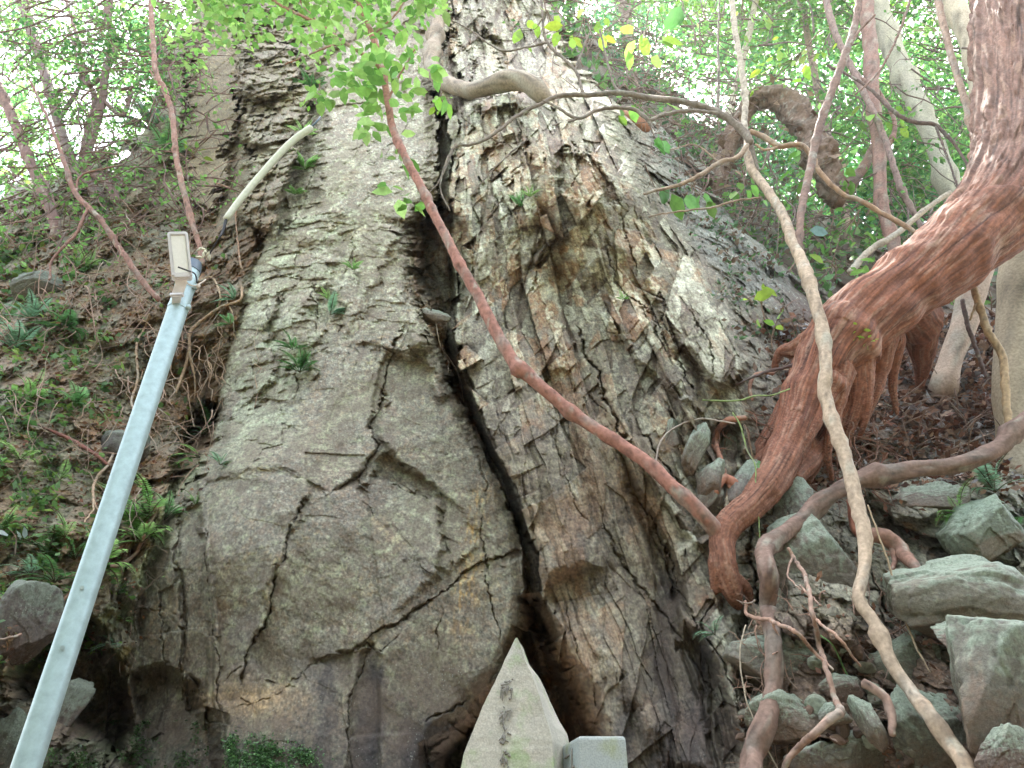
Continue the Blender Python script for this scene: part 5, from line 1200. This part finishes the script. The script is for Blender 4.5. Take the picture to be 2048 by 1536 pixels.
for i, (pts, lb, c_) in enumerate(HR):
    stem("rootlet" if "root" in lb else "branch", pts, c_[0], lb, "root" if "root" in lb else "branch", off=.09, sides=6, seed=240 + i, wob=.008, extra=[[pts[-3], (pts[-2][0] + 22, pts[-2][1] + 30, 3), (pts[-1][0] + 30, pts[-1][1] + 60, 2)]] if "root" in lb else [])
def hair_roots():
    mb = MB(); r = random.Random(9)
    for i in range(46):
        x0, y0 = (r.gauss(350, 45), r.uniform(620, 880)) if i < 32 else (r.uniform(420, 450), r.uniform(640, 760))
        y_ = surf(x0, y0) - .06; pts = [(x0, y0, r.uniform(1.3, 2.6), y_)]
        dx = r.uniform(-16, 16)
        for k in range(r.randint(3, 7)):
            x0 += dx + r.uniform(-18, 18); y0 += r.uniform(4, 34); dx *= r.uniform(.2, 1); pts.append((x0, y0, r.uniform(1.0, 2.2), y_ - .02 * k))
        P, R = pix(pts); mb.tube(P, R, (.38, .26, .17), 4, i, lump=0, step=.04)
    tag(mb.build("hair_roots", M_BARK), "tangle of fine pale hair roots hanging over the hollow beside the pole", "roots", kind="stuff")
hair_roots()
# white pipe sleeve on its cable
pr = empty("pipe", at(450, 440, 5.3)); tag(pr, "bowed off-white plastic pipe with a thin dark cable, hanging against the blocky rock", "pipe")
P, R = pix([(452,438,13),(480,400,13.5),(520,352,14),(560,307,14),(590,278,14),(622,256,14)], 5.3)
mb = MB(); mb.tube(P, R, (.62, .62, .50), 16, 5, lump=.02); mb.build("sleeve", mat_plain("white_pvc", (.60, .60, .48), rough=.35, var=.12, vs=20), pr)
mb = MB(); P, R = pix([(618,259,4),(640,235,4),(655,205,3,5.6)], 5.3); mb.tube(P, R, (1, 1, 1), 6, 5, lump=0); mb.build("cable", M_GREYP, pr)
mb = MB(); P, R = pix([(452,440,7),(446,462,6),(436,480,4),(418,510,3,5.6)], 5.3); mb.tube(P, R, (1, 1, 1), 6, 5, lump=0); mb.build("cable", M_BLACK, pr)
# seed pods near the lamp
mb = MB(); rr = rs0(8)
for i in range(7):
    c = np.array(at(404 + rr.uniform(-6, 18), 505 + rr.uniform(-12, 10), 5.35)); d = unit(rr.normal(size=3) + [0, 0, .6]) * .035; mb.tube([c - d, c, c + d], [.004, .016, .006], (.62, .58, .44), 7, i, lump=.05, step=.01)
tag(mb.build("seed_pods", M_BARKP), "small cluster of pale dry seed pods beside the lamp head", "seed pods")
# ------------------------------------------------------------------ boulders
BO = [
 (1900,1215,280,165,-4,"broad flat-topped boulder, the uppermost of the pile",.2,1,(.22,.22,.15)),(2010,1370,250,300,-20,"large slanting boulder at the right edge with grooved face",.36,2,(.20,.22,.17)),(1815,1325,140,115,0,"squarish mossy boulder under the flat-topped one",.16,3,(.18,.22,.13)),
 (1868,1470,170,150,10,"pale green boulder crossed by the foot of the pale vine",.10,4,(.22,.26,.18)),(1560,1330,170,130,-12,"wedge-shaped boulder behind the brown knotted vine",.02,5,(.24,.25,.19)),(1975,1060,150,130,10,"green mossy boulder below the ferns at the right edge",.16,6,(.14,.24,.15)),
 (1580,1440,130,90,5,"low brown boulder between the knotted vine and the curved root",.08,7,(.22,.17,.12)),(1700,1510,150,80,0,"low lichen-spotted boulder at the bottom edge",.12,8,(.21,.23,.18)),(1735,1440,50,90,8,"narrow upright stone beside the curled root",.14,9,(.22,.24,.18)),
 (1690,1375,90,46,10,"small reddish flat stone on the rubble",.10,10,(.24,.15,.12)),(1670,1430,60,36,0,"pale rounded stone against the dry stick",.12,11,(.28,.32,.26)),(1930,1285,110,70,-10,"brown angular stone wedged under the flat-topped boulder",.24,12,(.20,.14,.10)),
 (2020,1510,120,90,0,"dark red-brown stone in the bottom right corner",.40,13,(.15,.10,.08)),(1620,1520,90,60,0,"grey stone half buried at the foot of the curved root",.1,14,(.2,.18,.15)),(1510,1440,70,90,0,"small block beside the foot of the knotted vine",.05,15,(.24,.2,.16)),
 (1590,1030,90,150,12,"tall leaning slab standing right of the main red root",-.034,16,(.20,.20,.15)),(1640,1150,190,200,6,"big flat-faced block between the two vines",-.02,17,(.20,.17,.12)),(1880,1010,150,80,0,"block under the red-brown litter above the green boulder",.08,18,(.22,.20,.15)),
 (1385,905,44,110,-24,"lens-shaped pale block in the joints left of the rootlets",-.01,19,(.25,.26,.2)),(1345,870,40,80,-14,"narrow upright block standing in the open joint",-.01,20,(.26,.25,.19)),(1420,960,60,80,-20,"rounded block beside the stubby orange root",-.01,21,(.24,.23,.18)),
 (1410,1000,70,150,-26,"tilted block above the sapling foot",-.03,22,(.23,.2,.16)),(1462,905,40,70,0,"small dark block behind the looping red rootlet",-.02,23,(.2,.17,.13)),(1480,985,70,150,-28,"long tilted slab behind the main red root",-.03,24,(.22,.21,.18)),
 (870,632,50,26,-10,"small pale stone jammed in the central fissure",.28,25,(.42,.42,.34)),(45,1245,110,150,0,"grey block jutting from the bank at the left edge",.0,26,(.2,.17,.14)),(20,1500,100,130,-20,"mossy block in the bottom left corner",.0,27,(.14,.17,.10)),(115,1440,60,170,-24,"leaning brown slab behind the foot of the lamp pole",.02,28,(.19,.13,.09)),
 (235,895,90,100,-15,"square grey block half covered by the lamp pole",.05,29,(.2,.18,.16)),(90,580,110,60,10,"pale mossy rock at the upper left of the bank",-.02,30,(.24,.27,.2)),
]
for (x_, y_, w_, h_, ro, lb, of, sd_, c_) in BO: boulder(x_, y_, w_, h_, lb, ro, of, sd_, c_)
# ------------------------------------------------------------------ ferns and sprigs
FE = [(300,1030,110,8,"feathery fern hanging from the rim of the rock flank",(-.4,.1)),(245,1040,110,8,"pale fern just left of the rock flank, over the recess",(.3,.1)),(285,1085,90,7,"lower fern of the group on the rock flank",(-.2,-.2)),(110,1165,100,7,"fern hanging at the top of the dark recess",(.1,-.2)),(150,1120,90,7,"yellow-green fern beside the pole above the recess",(-.3,.1)),
 (190,1140,130,7,"broad light green fern just right of the lamp pole foot",(.5,.1)),(265,1075,110,8,"dense fern tuft overhanging the recess right of the pole",(.4,.1)),(95,1110,100,7,"fern with arching fronds left of the pole above the dark hollow",(-.2,.1)),(60,1150,80,6,"small bluish fern at the left edge above the jutting block",(-.3,0)),
 (130,1075,80,6,"fern tucked between the pole and the bank litter",(-.3,.2)),(238,1190,46,5,"tiny pale fern hanging on the rock flank",(0,-.2)),(225,1290,60,4,"drooping grey-green fern at the lip of the hollow",(-.2,-.6)),(250,1240,40,4,"tiny bright fern below the pale hanging one",(0,-.4)),
 (415,870,90,5,"fern reaching left out of the dark gully hole",(-.8,.0)),(400,915,80,5,"lower fern beside the gully hole",(-.8,-.3)),(470,600,60,4,"bright fern curling at the left edge of the grey rock",(-.6,.2)),(460,650,60,4,"narrow drooping fern under the curling one",(-.4,-.6)),
 (600,745,75,9,"round tuft of dark fern in the hollow of the slab",(0,.1)),(585,700,60,5,"pair of yellow-green fronds above the dark tuft",(0,-.1)),(660,630,70,6,"flat fern growing in the notch of the grey rock",(.6,.1)),(655,600,40,5,"little fern above the notch",(.2,.3)),
 (705,540,40,6,"small fern at the crack of the upper slab",(.0,.2)),(1040,415,50,8,"upright fern clump on the rust-stained rock of the buttress",(.1,.6)),(1060,395,36,5,"thin pale fern beside the upright clump",(.1,.8)),(610,340,60,8,"fern in the shady groove right of the blocky column",(.1,-.1)),
 (620,180,60,8,"dark green fern high in the groove behind the leaves",(0,0)),(605,270,50,6,"fern under the end of the white pipe",(.2,0)),(590,390,40,6,"lowest fern of the groove",(.1,-.2)),(1430,1270,70,5,"pale blue-green fern beside the bare joint under the red root tips",(-.5,.1)),
 (1990,985,110,8,"big bluish fern at the right edge above the mossy boulder",(-.3,0)),(1920,1030,90,6,"fern spreading left over the litter near the mossy boulder",(-.7,-.1)),(2030,1060,90,6,"dark fern drooping at the right edge",(-.2,-.4)),
 (60,640,80,8,"pale bluish fern cushion high on the left bank",(.1,.0)),(130,660,90,8,"dark fern patch with drooping fronds right of the bluish cushion",(.1,-.4)),(30,700,90,7,"bluish fern at the left edge beneath the cushion",(0,0)),(170,540,70,7,"fern on the crest of the bank left of the lamp",(0,.2)),
 (60,800,80,7,"fern in the middle of the left bank",(0,0)),(150,810,70,6,"small fern right of the middle one",(.2,0)),(40,920,80,7,"fern low on the left bank beside the edge",(0,-.1)),(300,260,90,9,"blue-green bush fern at the foot of the tan column",(-.2,.1)),(330,310,80,9,"bright green tuft right of the bush fern",(.1,.1)),
 (440,930,50,6,"tiny grey-green fern on the slab's left corner",(.2,-.2)),(1245,600,30,5,"minute fern on the broken buttress face",(.2,0)),(30,1330,60,6,"moss fern beside the dark hollow at the left edge",(0,.1)),(215,480,60,7,"sparse fern above the lamp head",(0,.2)),
 (390,1010,60,6,"fern beside the top of the flank wall",(.2,.1)),(330,1040,80,7,"fern fronds pressed against the flank wall",(.2,.3)),(120,960,60,6,"little fern under the dead twig",(0,0)),(0,1060,80,6,"fern cut by the left edge above the round pale leaves",(.2,.1))]
for i, (x_, y_, s_, n_, lb, fc) in enumerate(FE):
    cl = ((.26, .48, .15), (.22, .44, .18), (.32, .52, .18))[i % 3] if "blu" not in lb and "grey" not in lb else (.24, .42, .26)
    if "dark" in lb: cl = (.10, .24, .08)
    fern(x_, y_, s_, lb, n_, .04, cl, i, fc)
SG = [(1405,35,4.0,42,2,60,"two large glossy dark leaves hanging at the top edge",(.07,.20,.05),(1425,-40)),(1520,588,4.2,30,4,30,"bright green sprig standing left of the pale vine",(.25,.50,.08),(1530,640)),(1548,652,4.25,30,4,26,"second bright sprig just below the first beside the pale vine",(.22,.46,.08),(1545,700)),
 (1310,375,5.0,36,3,44,"broad-leaved sprig hanging before the shaded rock right of the crest",(.10,.28,.06),(1290,330)),(1320,290,5.0,22,2,42,"single big drooping leaf pair near the crest",(.10,.28,.06),(1300,250)),(1390,385,5.0,40,6,34,"leafy sprig on the fine straight twig",(.12,.30,.07),(1370,340)),
 (1495,375,4.9,40,7,34,"leafy sprig in front of the lower arched log",(.13,.32,.06),(1480,330)),(1285,210,5.2,50,7,36,"green sprig over the crest behind the wavy branch",(.16,.38,.06),(1250,170)),(1100,55,4.6,60,16,30,"yellow-green spray hanging before the upper crag",(.28,.48,.06),(1085,-30)),
 (1170,60,4.8,45,9,28,"small spray right of the yellow-green one",(.28,.48,.06),(1170,-20)),(1290,90,4.8,50,9,42,"large bright leaves hanging between twigs above the ridge",(.26,.50,.08),(1300,10)),(1590,130,6.2,80,26,26,"yellow-green leaf cluster above the arched log",(.26,.48,.05),(1640,60)),
 (885,205,4.2,22,5,30,"tiny bright sprig over the grey looping root",(.24,.50,.06),(880,160)),(1670,520,5.4,50,10,26,"low green sprigs on the litter behind the root flare",(.18,.36,.08),(1670,560)),(1610,455,4.3,12,1,36,"single bluish leaf caught on the brown vine",(.22,.38,.36),(1606,440)),
 (1505,920,4.0,10,2,14,"two tiny round leaves on a green tendril before the red root",(.14,.34,.16),(1490,850)),(20,1060,4.3,34,4,28,"round pale shiny leaves at the left edge above the jutting block",(.42,.50,.50),(30,1110)),(1490,40,8,50,14,26,"light green leaf spray in the sky gap",(.28,.50,.10),(1480,-40)),
 (1650,330,6.4,60,14,26,"green spray beneath the arch of the dead log",(.16,.38,.06),(1700,290)),(1760,240,6.4,60,16,24,"leaf spray left of the pale leaning trunk",(.20,.42,.06),(1740,200)),(1700,450,6.2,60,18,24,"dark leafy spray in front of the far trunks",(.12,.30,.06),(1720,420)),
 (630,200,5.4,26,7,22,"small glossy leaves in the groove above the pipe",(.18,.40,.05),(640,160)),(395,300,6.2,30,8,18,"small shrub twig against the tan column",(.20,.38,.06),(370,330))]
for i, (x_, y_, Y_, r_, n_, l_, lb, c_, st_) in enumerate(SG): sprig(x_, y_, Y_, r_, n_, l_, lb, c_, 600 + i, stemto=st_)
# green tendril and hanging green thing at the left edge
stem("tendril", [(1405,800,3),(1440,802,4),(1480,800,4),(1510,792,4),(1545,790,3),(1580,778,3)], (.25, .34, .12), "thin green tendril reaching left from the root flare", "tendril", Y=4.05, sides=5, seed=5)
stem("tendril", [(1465,825,3),(1480,850,3),(1495,900,3),(1510,930,3),(1512,975,3),(1520,1080,3)], (.25, .34, .12), "green tendril hanging in front of the main red root", "tendril", Y=3.95, sides=5, seed=6)
stem("tendril", [(1310,960,4),(1318,890,4),(1350,855,4),(1400,838,4),(1440,842,4),(1470,848,3)], (.40, .34, .28), "arching dry tendril before the open joints", "tendril", Y=4.1, sides=5, seed=7)
stem("tendril", [(1735,1010,3),(1775,1120,4),(1800,1210,4),(1830,1290,4),(1860,1345,3)], (.34, .26, .16), "thin dry tendril hanging over the flat-topped boulder", "tendril", Y=3.55, sides=5, seed=8)
stem("tendril", [(1492,1250,3),(1480,1310,3),(1490,1390,3),(1512,1450,3),(1540,1510,3),(1560,1545,2)], (.44, .38, .28), "pale thread-like tendril beside the foot of the knotted vine", "tendril", Y=3.55, sides=5, seed=9)
stem("tendril", [(1640,1270,3),(1665,1290,3),(1690,1340,3),(1705,1370,2)], (.16, .32, .10), "green thread-like tendril over the rubble", "tendril", Y=3.7, sides=5, seed=10)
# ------------------------------------------------------------------ ground cover, litter, twigs that nobody could count
def scatter(name, n, seed, region, dens, size_px, cols, label, cat, mat, tmpl=(ST, SF), off=.01, up=.5, droop=.2, Y=None, thick=.03, cl=None):
    r = rs0(seed); x0, x1, y0, y1 = region
    px = r.uniform(x0, x1, n); py = r.uniform(y0, y1, n)
    f = fbm(px / 60, py / 60, seed, 4) + .6 * fbm(px / 18, py / 18, seed + 5, 3)
    k = dens(px, py, f) > r.uniform(0, 1, n); px, py = px[k], py[k]
    Ys = (surf(px, py) if Y is None else Y(px, py)) - off - r.uniform(0, thick, len(px))
    x, yy, z = rays(px, py); t = Ys / yy
    C = np.stack([x * t, Ys, CAMZ + z * t], 1); sz = size_px * t / FPX
    D = r.normal(size=(len(px), 3)); D[:, 1] -= .6; D[:, 2] = D[:, 2] * .6 - droop
    mb = MB(); leaves(mb, C, sz, cols, seed, tmpl, D=D, up=up, var=.5, cvar=.4)
    return tag(mb.build(name, mat), label, cat, kind="stuff")
wl = lambda x, y: sst(470, 330, x + np.maximum(0, y - 900) * .45)
scatter("ground_cover", 38000, 11, (-60, 480, 300, 1330), lambda x, y, f: wl(x, y) * sst(-.1, .35, f) * (.12 + .88 * sst(300, 40, x)) * sst(300, 360, y) * .62, 15, [(.16, .32, .09), (.08, .18, .05), (.16, .28, .12), (.20, .30, .07)], "low mossy ground cover of tiny green leaves over the left bank", "ground cover", M_LEAF, thick=.08)
scatter("bank_litter", 26000, 12, (-60, 480, 420, 1330), lambda x, y, f: wl(x, y) * sst(-.2, .3, -f) * .34, 9, [(.16, .07, .04), (.24, .12, .06), (.10, .05, .03), (.30, .20, .12)], "brown dead leaves and bark crumbs on the left bank", "leaf litter", M_LITTER, thick=.04)
scatter("leaf_litter", 22000, 13, (1480, 2120, 600, 1010), lambda x, y, f: sst(1500, 1640, x - (y - 800) * .1) * sst(600, 680, y) * sst(1000, 940, y) * (.35 + .65 * sst(-.2, .2, f)) * .7, 17, [(.16, .07, .045), (.24, .12, .07), (.10, .055, .04), (.36, .25, .18), (.30, .30, .30)], "brown dead leaves heaped under the leaning tree", "leaf litter", M_LITTER, thick=.07, up=.4)
scatter("rubble_litter", 9000, 14, (1480, 2100, 1000, 1560), lambda x, y, f: sst(.05, .4, f) * .5, 14, [(.20, .10, .06), (.28, .16, .10), (.12, .06, .04), (.34, .26, .2)], "scattered dead leaves between the boulders", "leaf litter", M_LITTER, thick=.03)
scatter("hill_litter", 34000, 15, (1080, 2200, -60, 640), lambda x, y, f: sst(-.3, .3, f) * .55 * (y > np.interp(x, [1100, 1200, 1350, 1500, 1600, 1750, 2100], [-60, 60, 180, 330, 430, 470, 500])), 19, [(.14, .10, .08), (.12, .28, .08), (.16, .36, .12), (.14, .30, .16), (.22, .42, .12), (.30, .36, .30)], "undergrowth and litter on the hillside behind the crag", "undergrowth", M_LEAFD, Y=lambda x, y: HB(x, y) - .1, thick=.5)
scatter("crag_moss", 26000, 16, (430, 680, 1430, 1560), lambda x, y, f: sst(-.35, .2, f) * sst(0, 40, y - (1445 + (x - 455) * .24)) * sst(440, 470, x) * sst(675, 600, x) * .8, 6, [(.08, .17, .06), (.14, .28, .10), (.05, .12, .04)], "dark green moss cushion along the foot of the slab", "moss", M_LEAFD, thick=.02)
scatter("corner_moss", 16000, 17, (60, 420, 1440, 1560), lambda x, y, f: sst(0, .4, f) * .5, 6, [(.05, .10, .03), (.08, .16, .05)], "dark moss on the wet rocks of the bottom left corner", "moss", M_LEAFD, thick=.02)
scatter("crest_growth", 16000, 18, (1240, 1600, 250, 680), lambda x, y, f: sst(0, 40, x - (1270 + (y - 250) * .42)) * sst(-.15, .3, f) * .6, 12, [(.12, .26, .10), (.16, .30, .16), (.18, .12, .08), (.24, .18, .13), (.30, .32, .30)], "ferny growth and dead leaves on the shaded shoulder behind the crest", "undergrowth", M_LEAFD, thick=.06)
def twig_mass(name, n, region, Yf, L, col, label, seed, w_=2.5, vert=.5, ok=None):
    r = rs0(seed); mb = MB(); k = 0
    while k < n:
        x, y = r.uniform(region[0], region[1]), r.uniform(region[2], region[3])
        if ok and not ok(x, y): k += 1; continue
        Y = Yf(x, y); c = np.array(at(x, y, Y)); d = r.normal(size=3); d[2] = abs(d[2]) * vert * 2 + .1; d[1] *= .5; d /= np.linalg.norm(d)
        l = L * r.uniform(.4, 1.3); m = mpp(x, y, Y); b = r.normal(size=3) * l * .15
        mb.tube([c, c + d * l * .5 + b, c + d * l], [w_ * m * .5, w_ * m * .4, w_ * m * .2], col, 4, k, lump=0, step=l * .3); k += 1
    return tag(mb.build(name, M_BARK), label, "twigs", kind="stuff")
hy = lambda x: np.interp(x, [1100, 1200, 1350, 1500, 1600, 1750, 2100], [-60, 60, 180, 330, 430, 470, 500])
twig_mass("brush", 420, (1100, 2000, -20, 600), lambda x, y: float(HB(x, y)) - .5, .8, (.30, .22, .18), "bare twiggy brush over the hillside behind the crag", 31, 3.4, .6, lambda x, y: y > hy(x) - 60)
twig_mass("dry_twigs", 150, (1540, 2040, 600, 960), lambda x, y: surf(x, y) - .12, .4, (.24, .16, .12), "dry twigs and rootlets strewn in the litter under the leaning tree", 32, 3.5, .3)
twig_mass("bank_twigs", 160, (-20, 420, 280, 700), lambda x, y: surf(x, y) - .15, .55, (.30, .20, .15), "thin bare twigs bristling over the crest of the left bank", 33, 2.6, .8)
# far foliage that reads as one mass
air = lambda Y0, Y1, r=random.Random(4): (lambda x, y: r.uniform(Y0, Y1))
def fine_branches(name, n, region, Y0, Y1, label, seed, col, wpx=3, lpx=150, leafcol=None, lsz=.07, nl=4, ok=None, down=.4):
    """long thin arching twigs with sparse leaves, one tangle"""
    r = rs0(seed); mb = MB(); C = []
    for k in range(n):
        x, y = r.uniform(region[0], region[1]), r.uniform(region[2], region[3])
        if ok and not ok(x, y): continue
        Y = r.uniform(Y0, Y1); m = mpp(x, y, Y); c = np.array(at(x, y, Y)); a = r.uniform(0, 6.28)
        d = np.array([math.cos(a), r.normal() * .2, abs(math.sin(a)) * (1 if r.uniform() > down else -1)]); P = [c]; L = lpx * m * r.uniform(.4, 1.3) / 5
        for q in range(5): d = d + r.normal(size=3) * .30; d[1] *= .5; d /= np.linalg.norm(d); P.append(P[-1] + d * L)
        w_ = wpx * m * .5 * r.uniform(.5, 1.3); mb.tube(P, [w_, w_ * .9, w_ * .75, w_ * .6, w_ * .45, w_ * .3], col, 4, k, lump=0, step=L * .5)
        for q in range(2):
            b = P[1 + r.randint(4)]; e = r.normal(size=3) * .7; e[1] *= .4; e /= np.linalg.norm(e); mb.tube([b, b + e * L, b + e * L * 2 + r.normal(size=3) * L * .2], [w_ * .5, w_ * .35, w_ * .2], col, 4, k, lump=0, step=L * .6)
            for z in range(nl): C.append(b + e * L * 2 * r.uniform(.3, 1) + r.normal(size=3) * L * .25)
    o = tag(mb.build(name, M_BARK), label, "twigs", kind="stuff")
    if leafcol and C:
        lv = MB(); leaves(lv, np.array(C), lsz, leafcol, seed, (ST, SF)); tag(lv.build(name + "_leaves", M_LEAF), label.replace("tangle of", "small leaves on the"), "leaves", kind="stuff")
fine_branches("twig_tangle", 400, (-40, 420, -40, 470), 5.6, 7.2, "tangle of thin reddish twigs over the left bank and its trees", 51, (.19, .12, .10), 3.6, 150, [(.18, .40, .10), (.26, .50, .14)], .065, 5)
fine_branches("slope_tangle", 400, (1180, 1960, -20, 520), 6.6, 9.0, "tangle of grey twigs before the far wood right of the crag", 52, (.20, .15, .13), 3.8, 150, [(.14, .36, .10), (.22, .46, .12)], .085, 5)
fine_branches("ridge_tangle", 150, (1080, 1500, 60, 420), 5.6, 6.6, "tangle of bare brown twigs along the ridge behind the crest", 53, (.22, .15, .12), 3, 120, None)
fine_branches("bank_tangle", 150, (-20, 430, 430, 1250), 4.5, 5.0, "tangle of dry pale stems hanging down the left bank", 54, (.34, .24, .18), 2.4, 110, None, down=.9, ok=lambda x, y: x < 440 - max(0, y - 900) * .5)
fine_branches("root_tangle", 120, (1420, 1780, 820, 1010), 4.25, 4.4, "tangle of fine reddish rootlets below the root flare", 55, (.24, .12, .08), 3, 70, None, down=.9)
fine_branches("rubble_tangle", 150, (1480, 1900, 1180, 1520), 3.62, 3.8, "tangle of fine pale rootlets over the broken rock", 56, (.34, .22, .16), 3, 80, None, down=.8)
def far_wood():
    mb = MB()
    for j, (x, y, Y, rx, ry, d, n) in enumerate(((1380,60,15,220,140,2,3800),(1650,120,15,220,160,2,5200),(1900,280,14,220,190,2,6500),(1560,330,14,140,120,1.5,2800),(2050,450,13,160,120,2,3200),(1750,440,13,170,90,1.5,3400),(1300,-20,15,160,80,2,2200),
          (110,40,14,200,90,2,800),(300,120,13,110,130,1.5,900),(60,290,13,160,60,1.5,500))):
        P, _ = blob_pts(x, y, Y, rx, ry, d, int(n * .62), 700 + j, clump=16, tight=.13)
        leaves(mb, P, .24, [(.16, .42, .12), (.10, .32, .12), (.24, .50, .12), (.08, .24, .10)], 720 + j, (ST, SF))
    tag(mb.build("far_wood", M_LEAF), "bright green woodland far behind the crag", "woodland", kind="stuff")
far_wood()

def rubble():
    mb = MB(); r = rs0(77)
    bm = bmesh.new(); bmesh.ops.create_icosphere(bm, subdivisions=3, radius=1)
    V0 = np.array([v.co[:] for v in bm.verts]); F0 = np.array([[v.index for v in f.verts] for f in bm.faces]); bm.free()
    for i in range(190):
        x, y = r.uniform(1480, 2080), r.uniform(1220, 1570)
        if i > 110: x, y = r.uniform(1480, 1760), r.uniform(1280, 1560)
        if abs(x - np.interp(y, [1220, 1380, 1560], [1538, 1545, 1505])) < 32: continue
        Y = surf(x, y) - .02; m = mpp(x, y, Y); sz = r.uniform(6, 22) * m
        Nn = r.normal(size=(9, 3)); Nn /= np.linalg.norm(Nn, axis=1)[:, None]; h = r.uniform(.5, .9, 9)
        q = V0 @ Nn.T; rad = np.minimum(np.min(np.where(q > .08, h / np.maximum(q, .08), 9), axis=1), 1.15)
        W = V0 * rad[:, None] * sz * r.uniform(.6, 1.2, 3)[None] + np.array(at(x, y, Y))
        c = np.array([(.20,.19,.14),(.15,.10,.07),(.24,.27,.20),(.12,.09,.07)][r.randint(4)]) * (1 + .35 * noise3(W, i, 30))[:, None]
        mb.add(W, F0, c)
    tag(mb.build("rubble", M_RUB, smooth=False), "small broken stones filling the gaps between the boulders", "rubble", kind="stuff")
M_RUB = mat_attr("rubble", rough=.75, bump=.5, bscale=55, mul=(.7, 1.35))
rubble()
# unseen wood added behind and beside the viewer to block low sky light
def blocker_wood():
    mb = MB(); r = rs0(5)
    for j in range(26):
        a = math.radians(-215 + j * 10); R_ = r.uniform(7, 10)
        if -1.2 < math.cos(a) and math.sin(a) > .25: continue
        for zc, nz_ in ((1.0, 520), (3.0, 520), (5.0, 330), (6.8, 240)):
            C = np.array([math.cos(a) * R_, math.sin(a) * R_ , zc])[None] + r.normal(size=(nz_, 3)) * np.array([1.1, .9, 1.0])
            leaves(mb, C, .34, [(.07, .14, .04), (.10, .18, .05)], j, (ST, SF))
        mb.tube([np.array([math.cos(a) * R_, math.sin(a) * R_, -.1]), np.array([math.cos(a) * R_ + .3, math.sin(a) * R_, 4]), np.array([math.cos(a) * R_, math.sin(a) * R_ + .3, 8])], [.14, .10, .04], (.16, .11, .08), 8, j, step=.5)
    tag(mb.build("blocker_wood", M_LEAFD), "dark unseen wood added behind the viewer to block low sky light", "woodland", kind="stuff")
blocker_wood()

def haze():  # added volume that stands in for lens glare towards the sun
    bm = bmesh.new(); bmesh.ops.create_cube(bm, size=1); me = bpy.data.meshes.new("haze"); bm.to_mesh(me); bm.free()
    o = bpy.data.objects.new("haze", me); COL.objects.link(o); o.scale = (64, 64, 34); o.location = (0, 0, 16)
    m = bpy.data.materials.new("glare_haze"); m.use_nodes = True; nt = m.node_tree; nt.nodes.remove(nt.nodes["Principled BSDF"])
    v = nt.nodes.new("ShaderNodeVolumePrincipled"); v.inputs["Density"].default_value = .0008; v.inputs["Anisotropy"].default_value = .55; v.inputs["Color"].default_value = (.92, .96, 1, 1)
    nt.links.new(v.outputs[0], nt.nodes["Material Output"].inputs["Volume"]); me.materials.append(m)
    tag(o, "thin haze added in place of bright glare from the sun", "haze", kind="stuff")
if globals().get("HAZE", 1): haze()
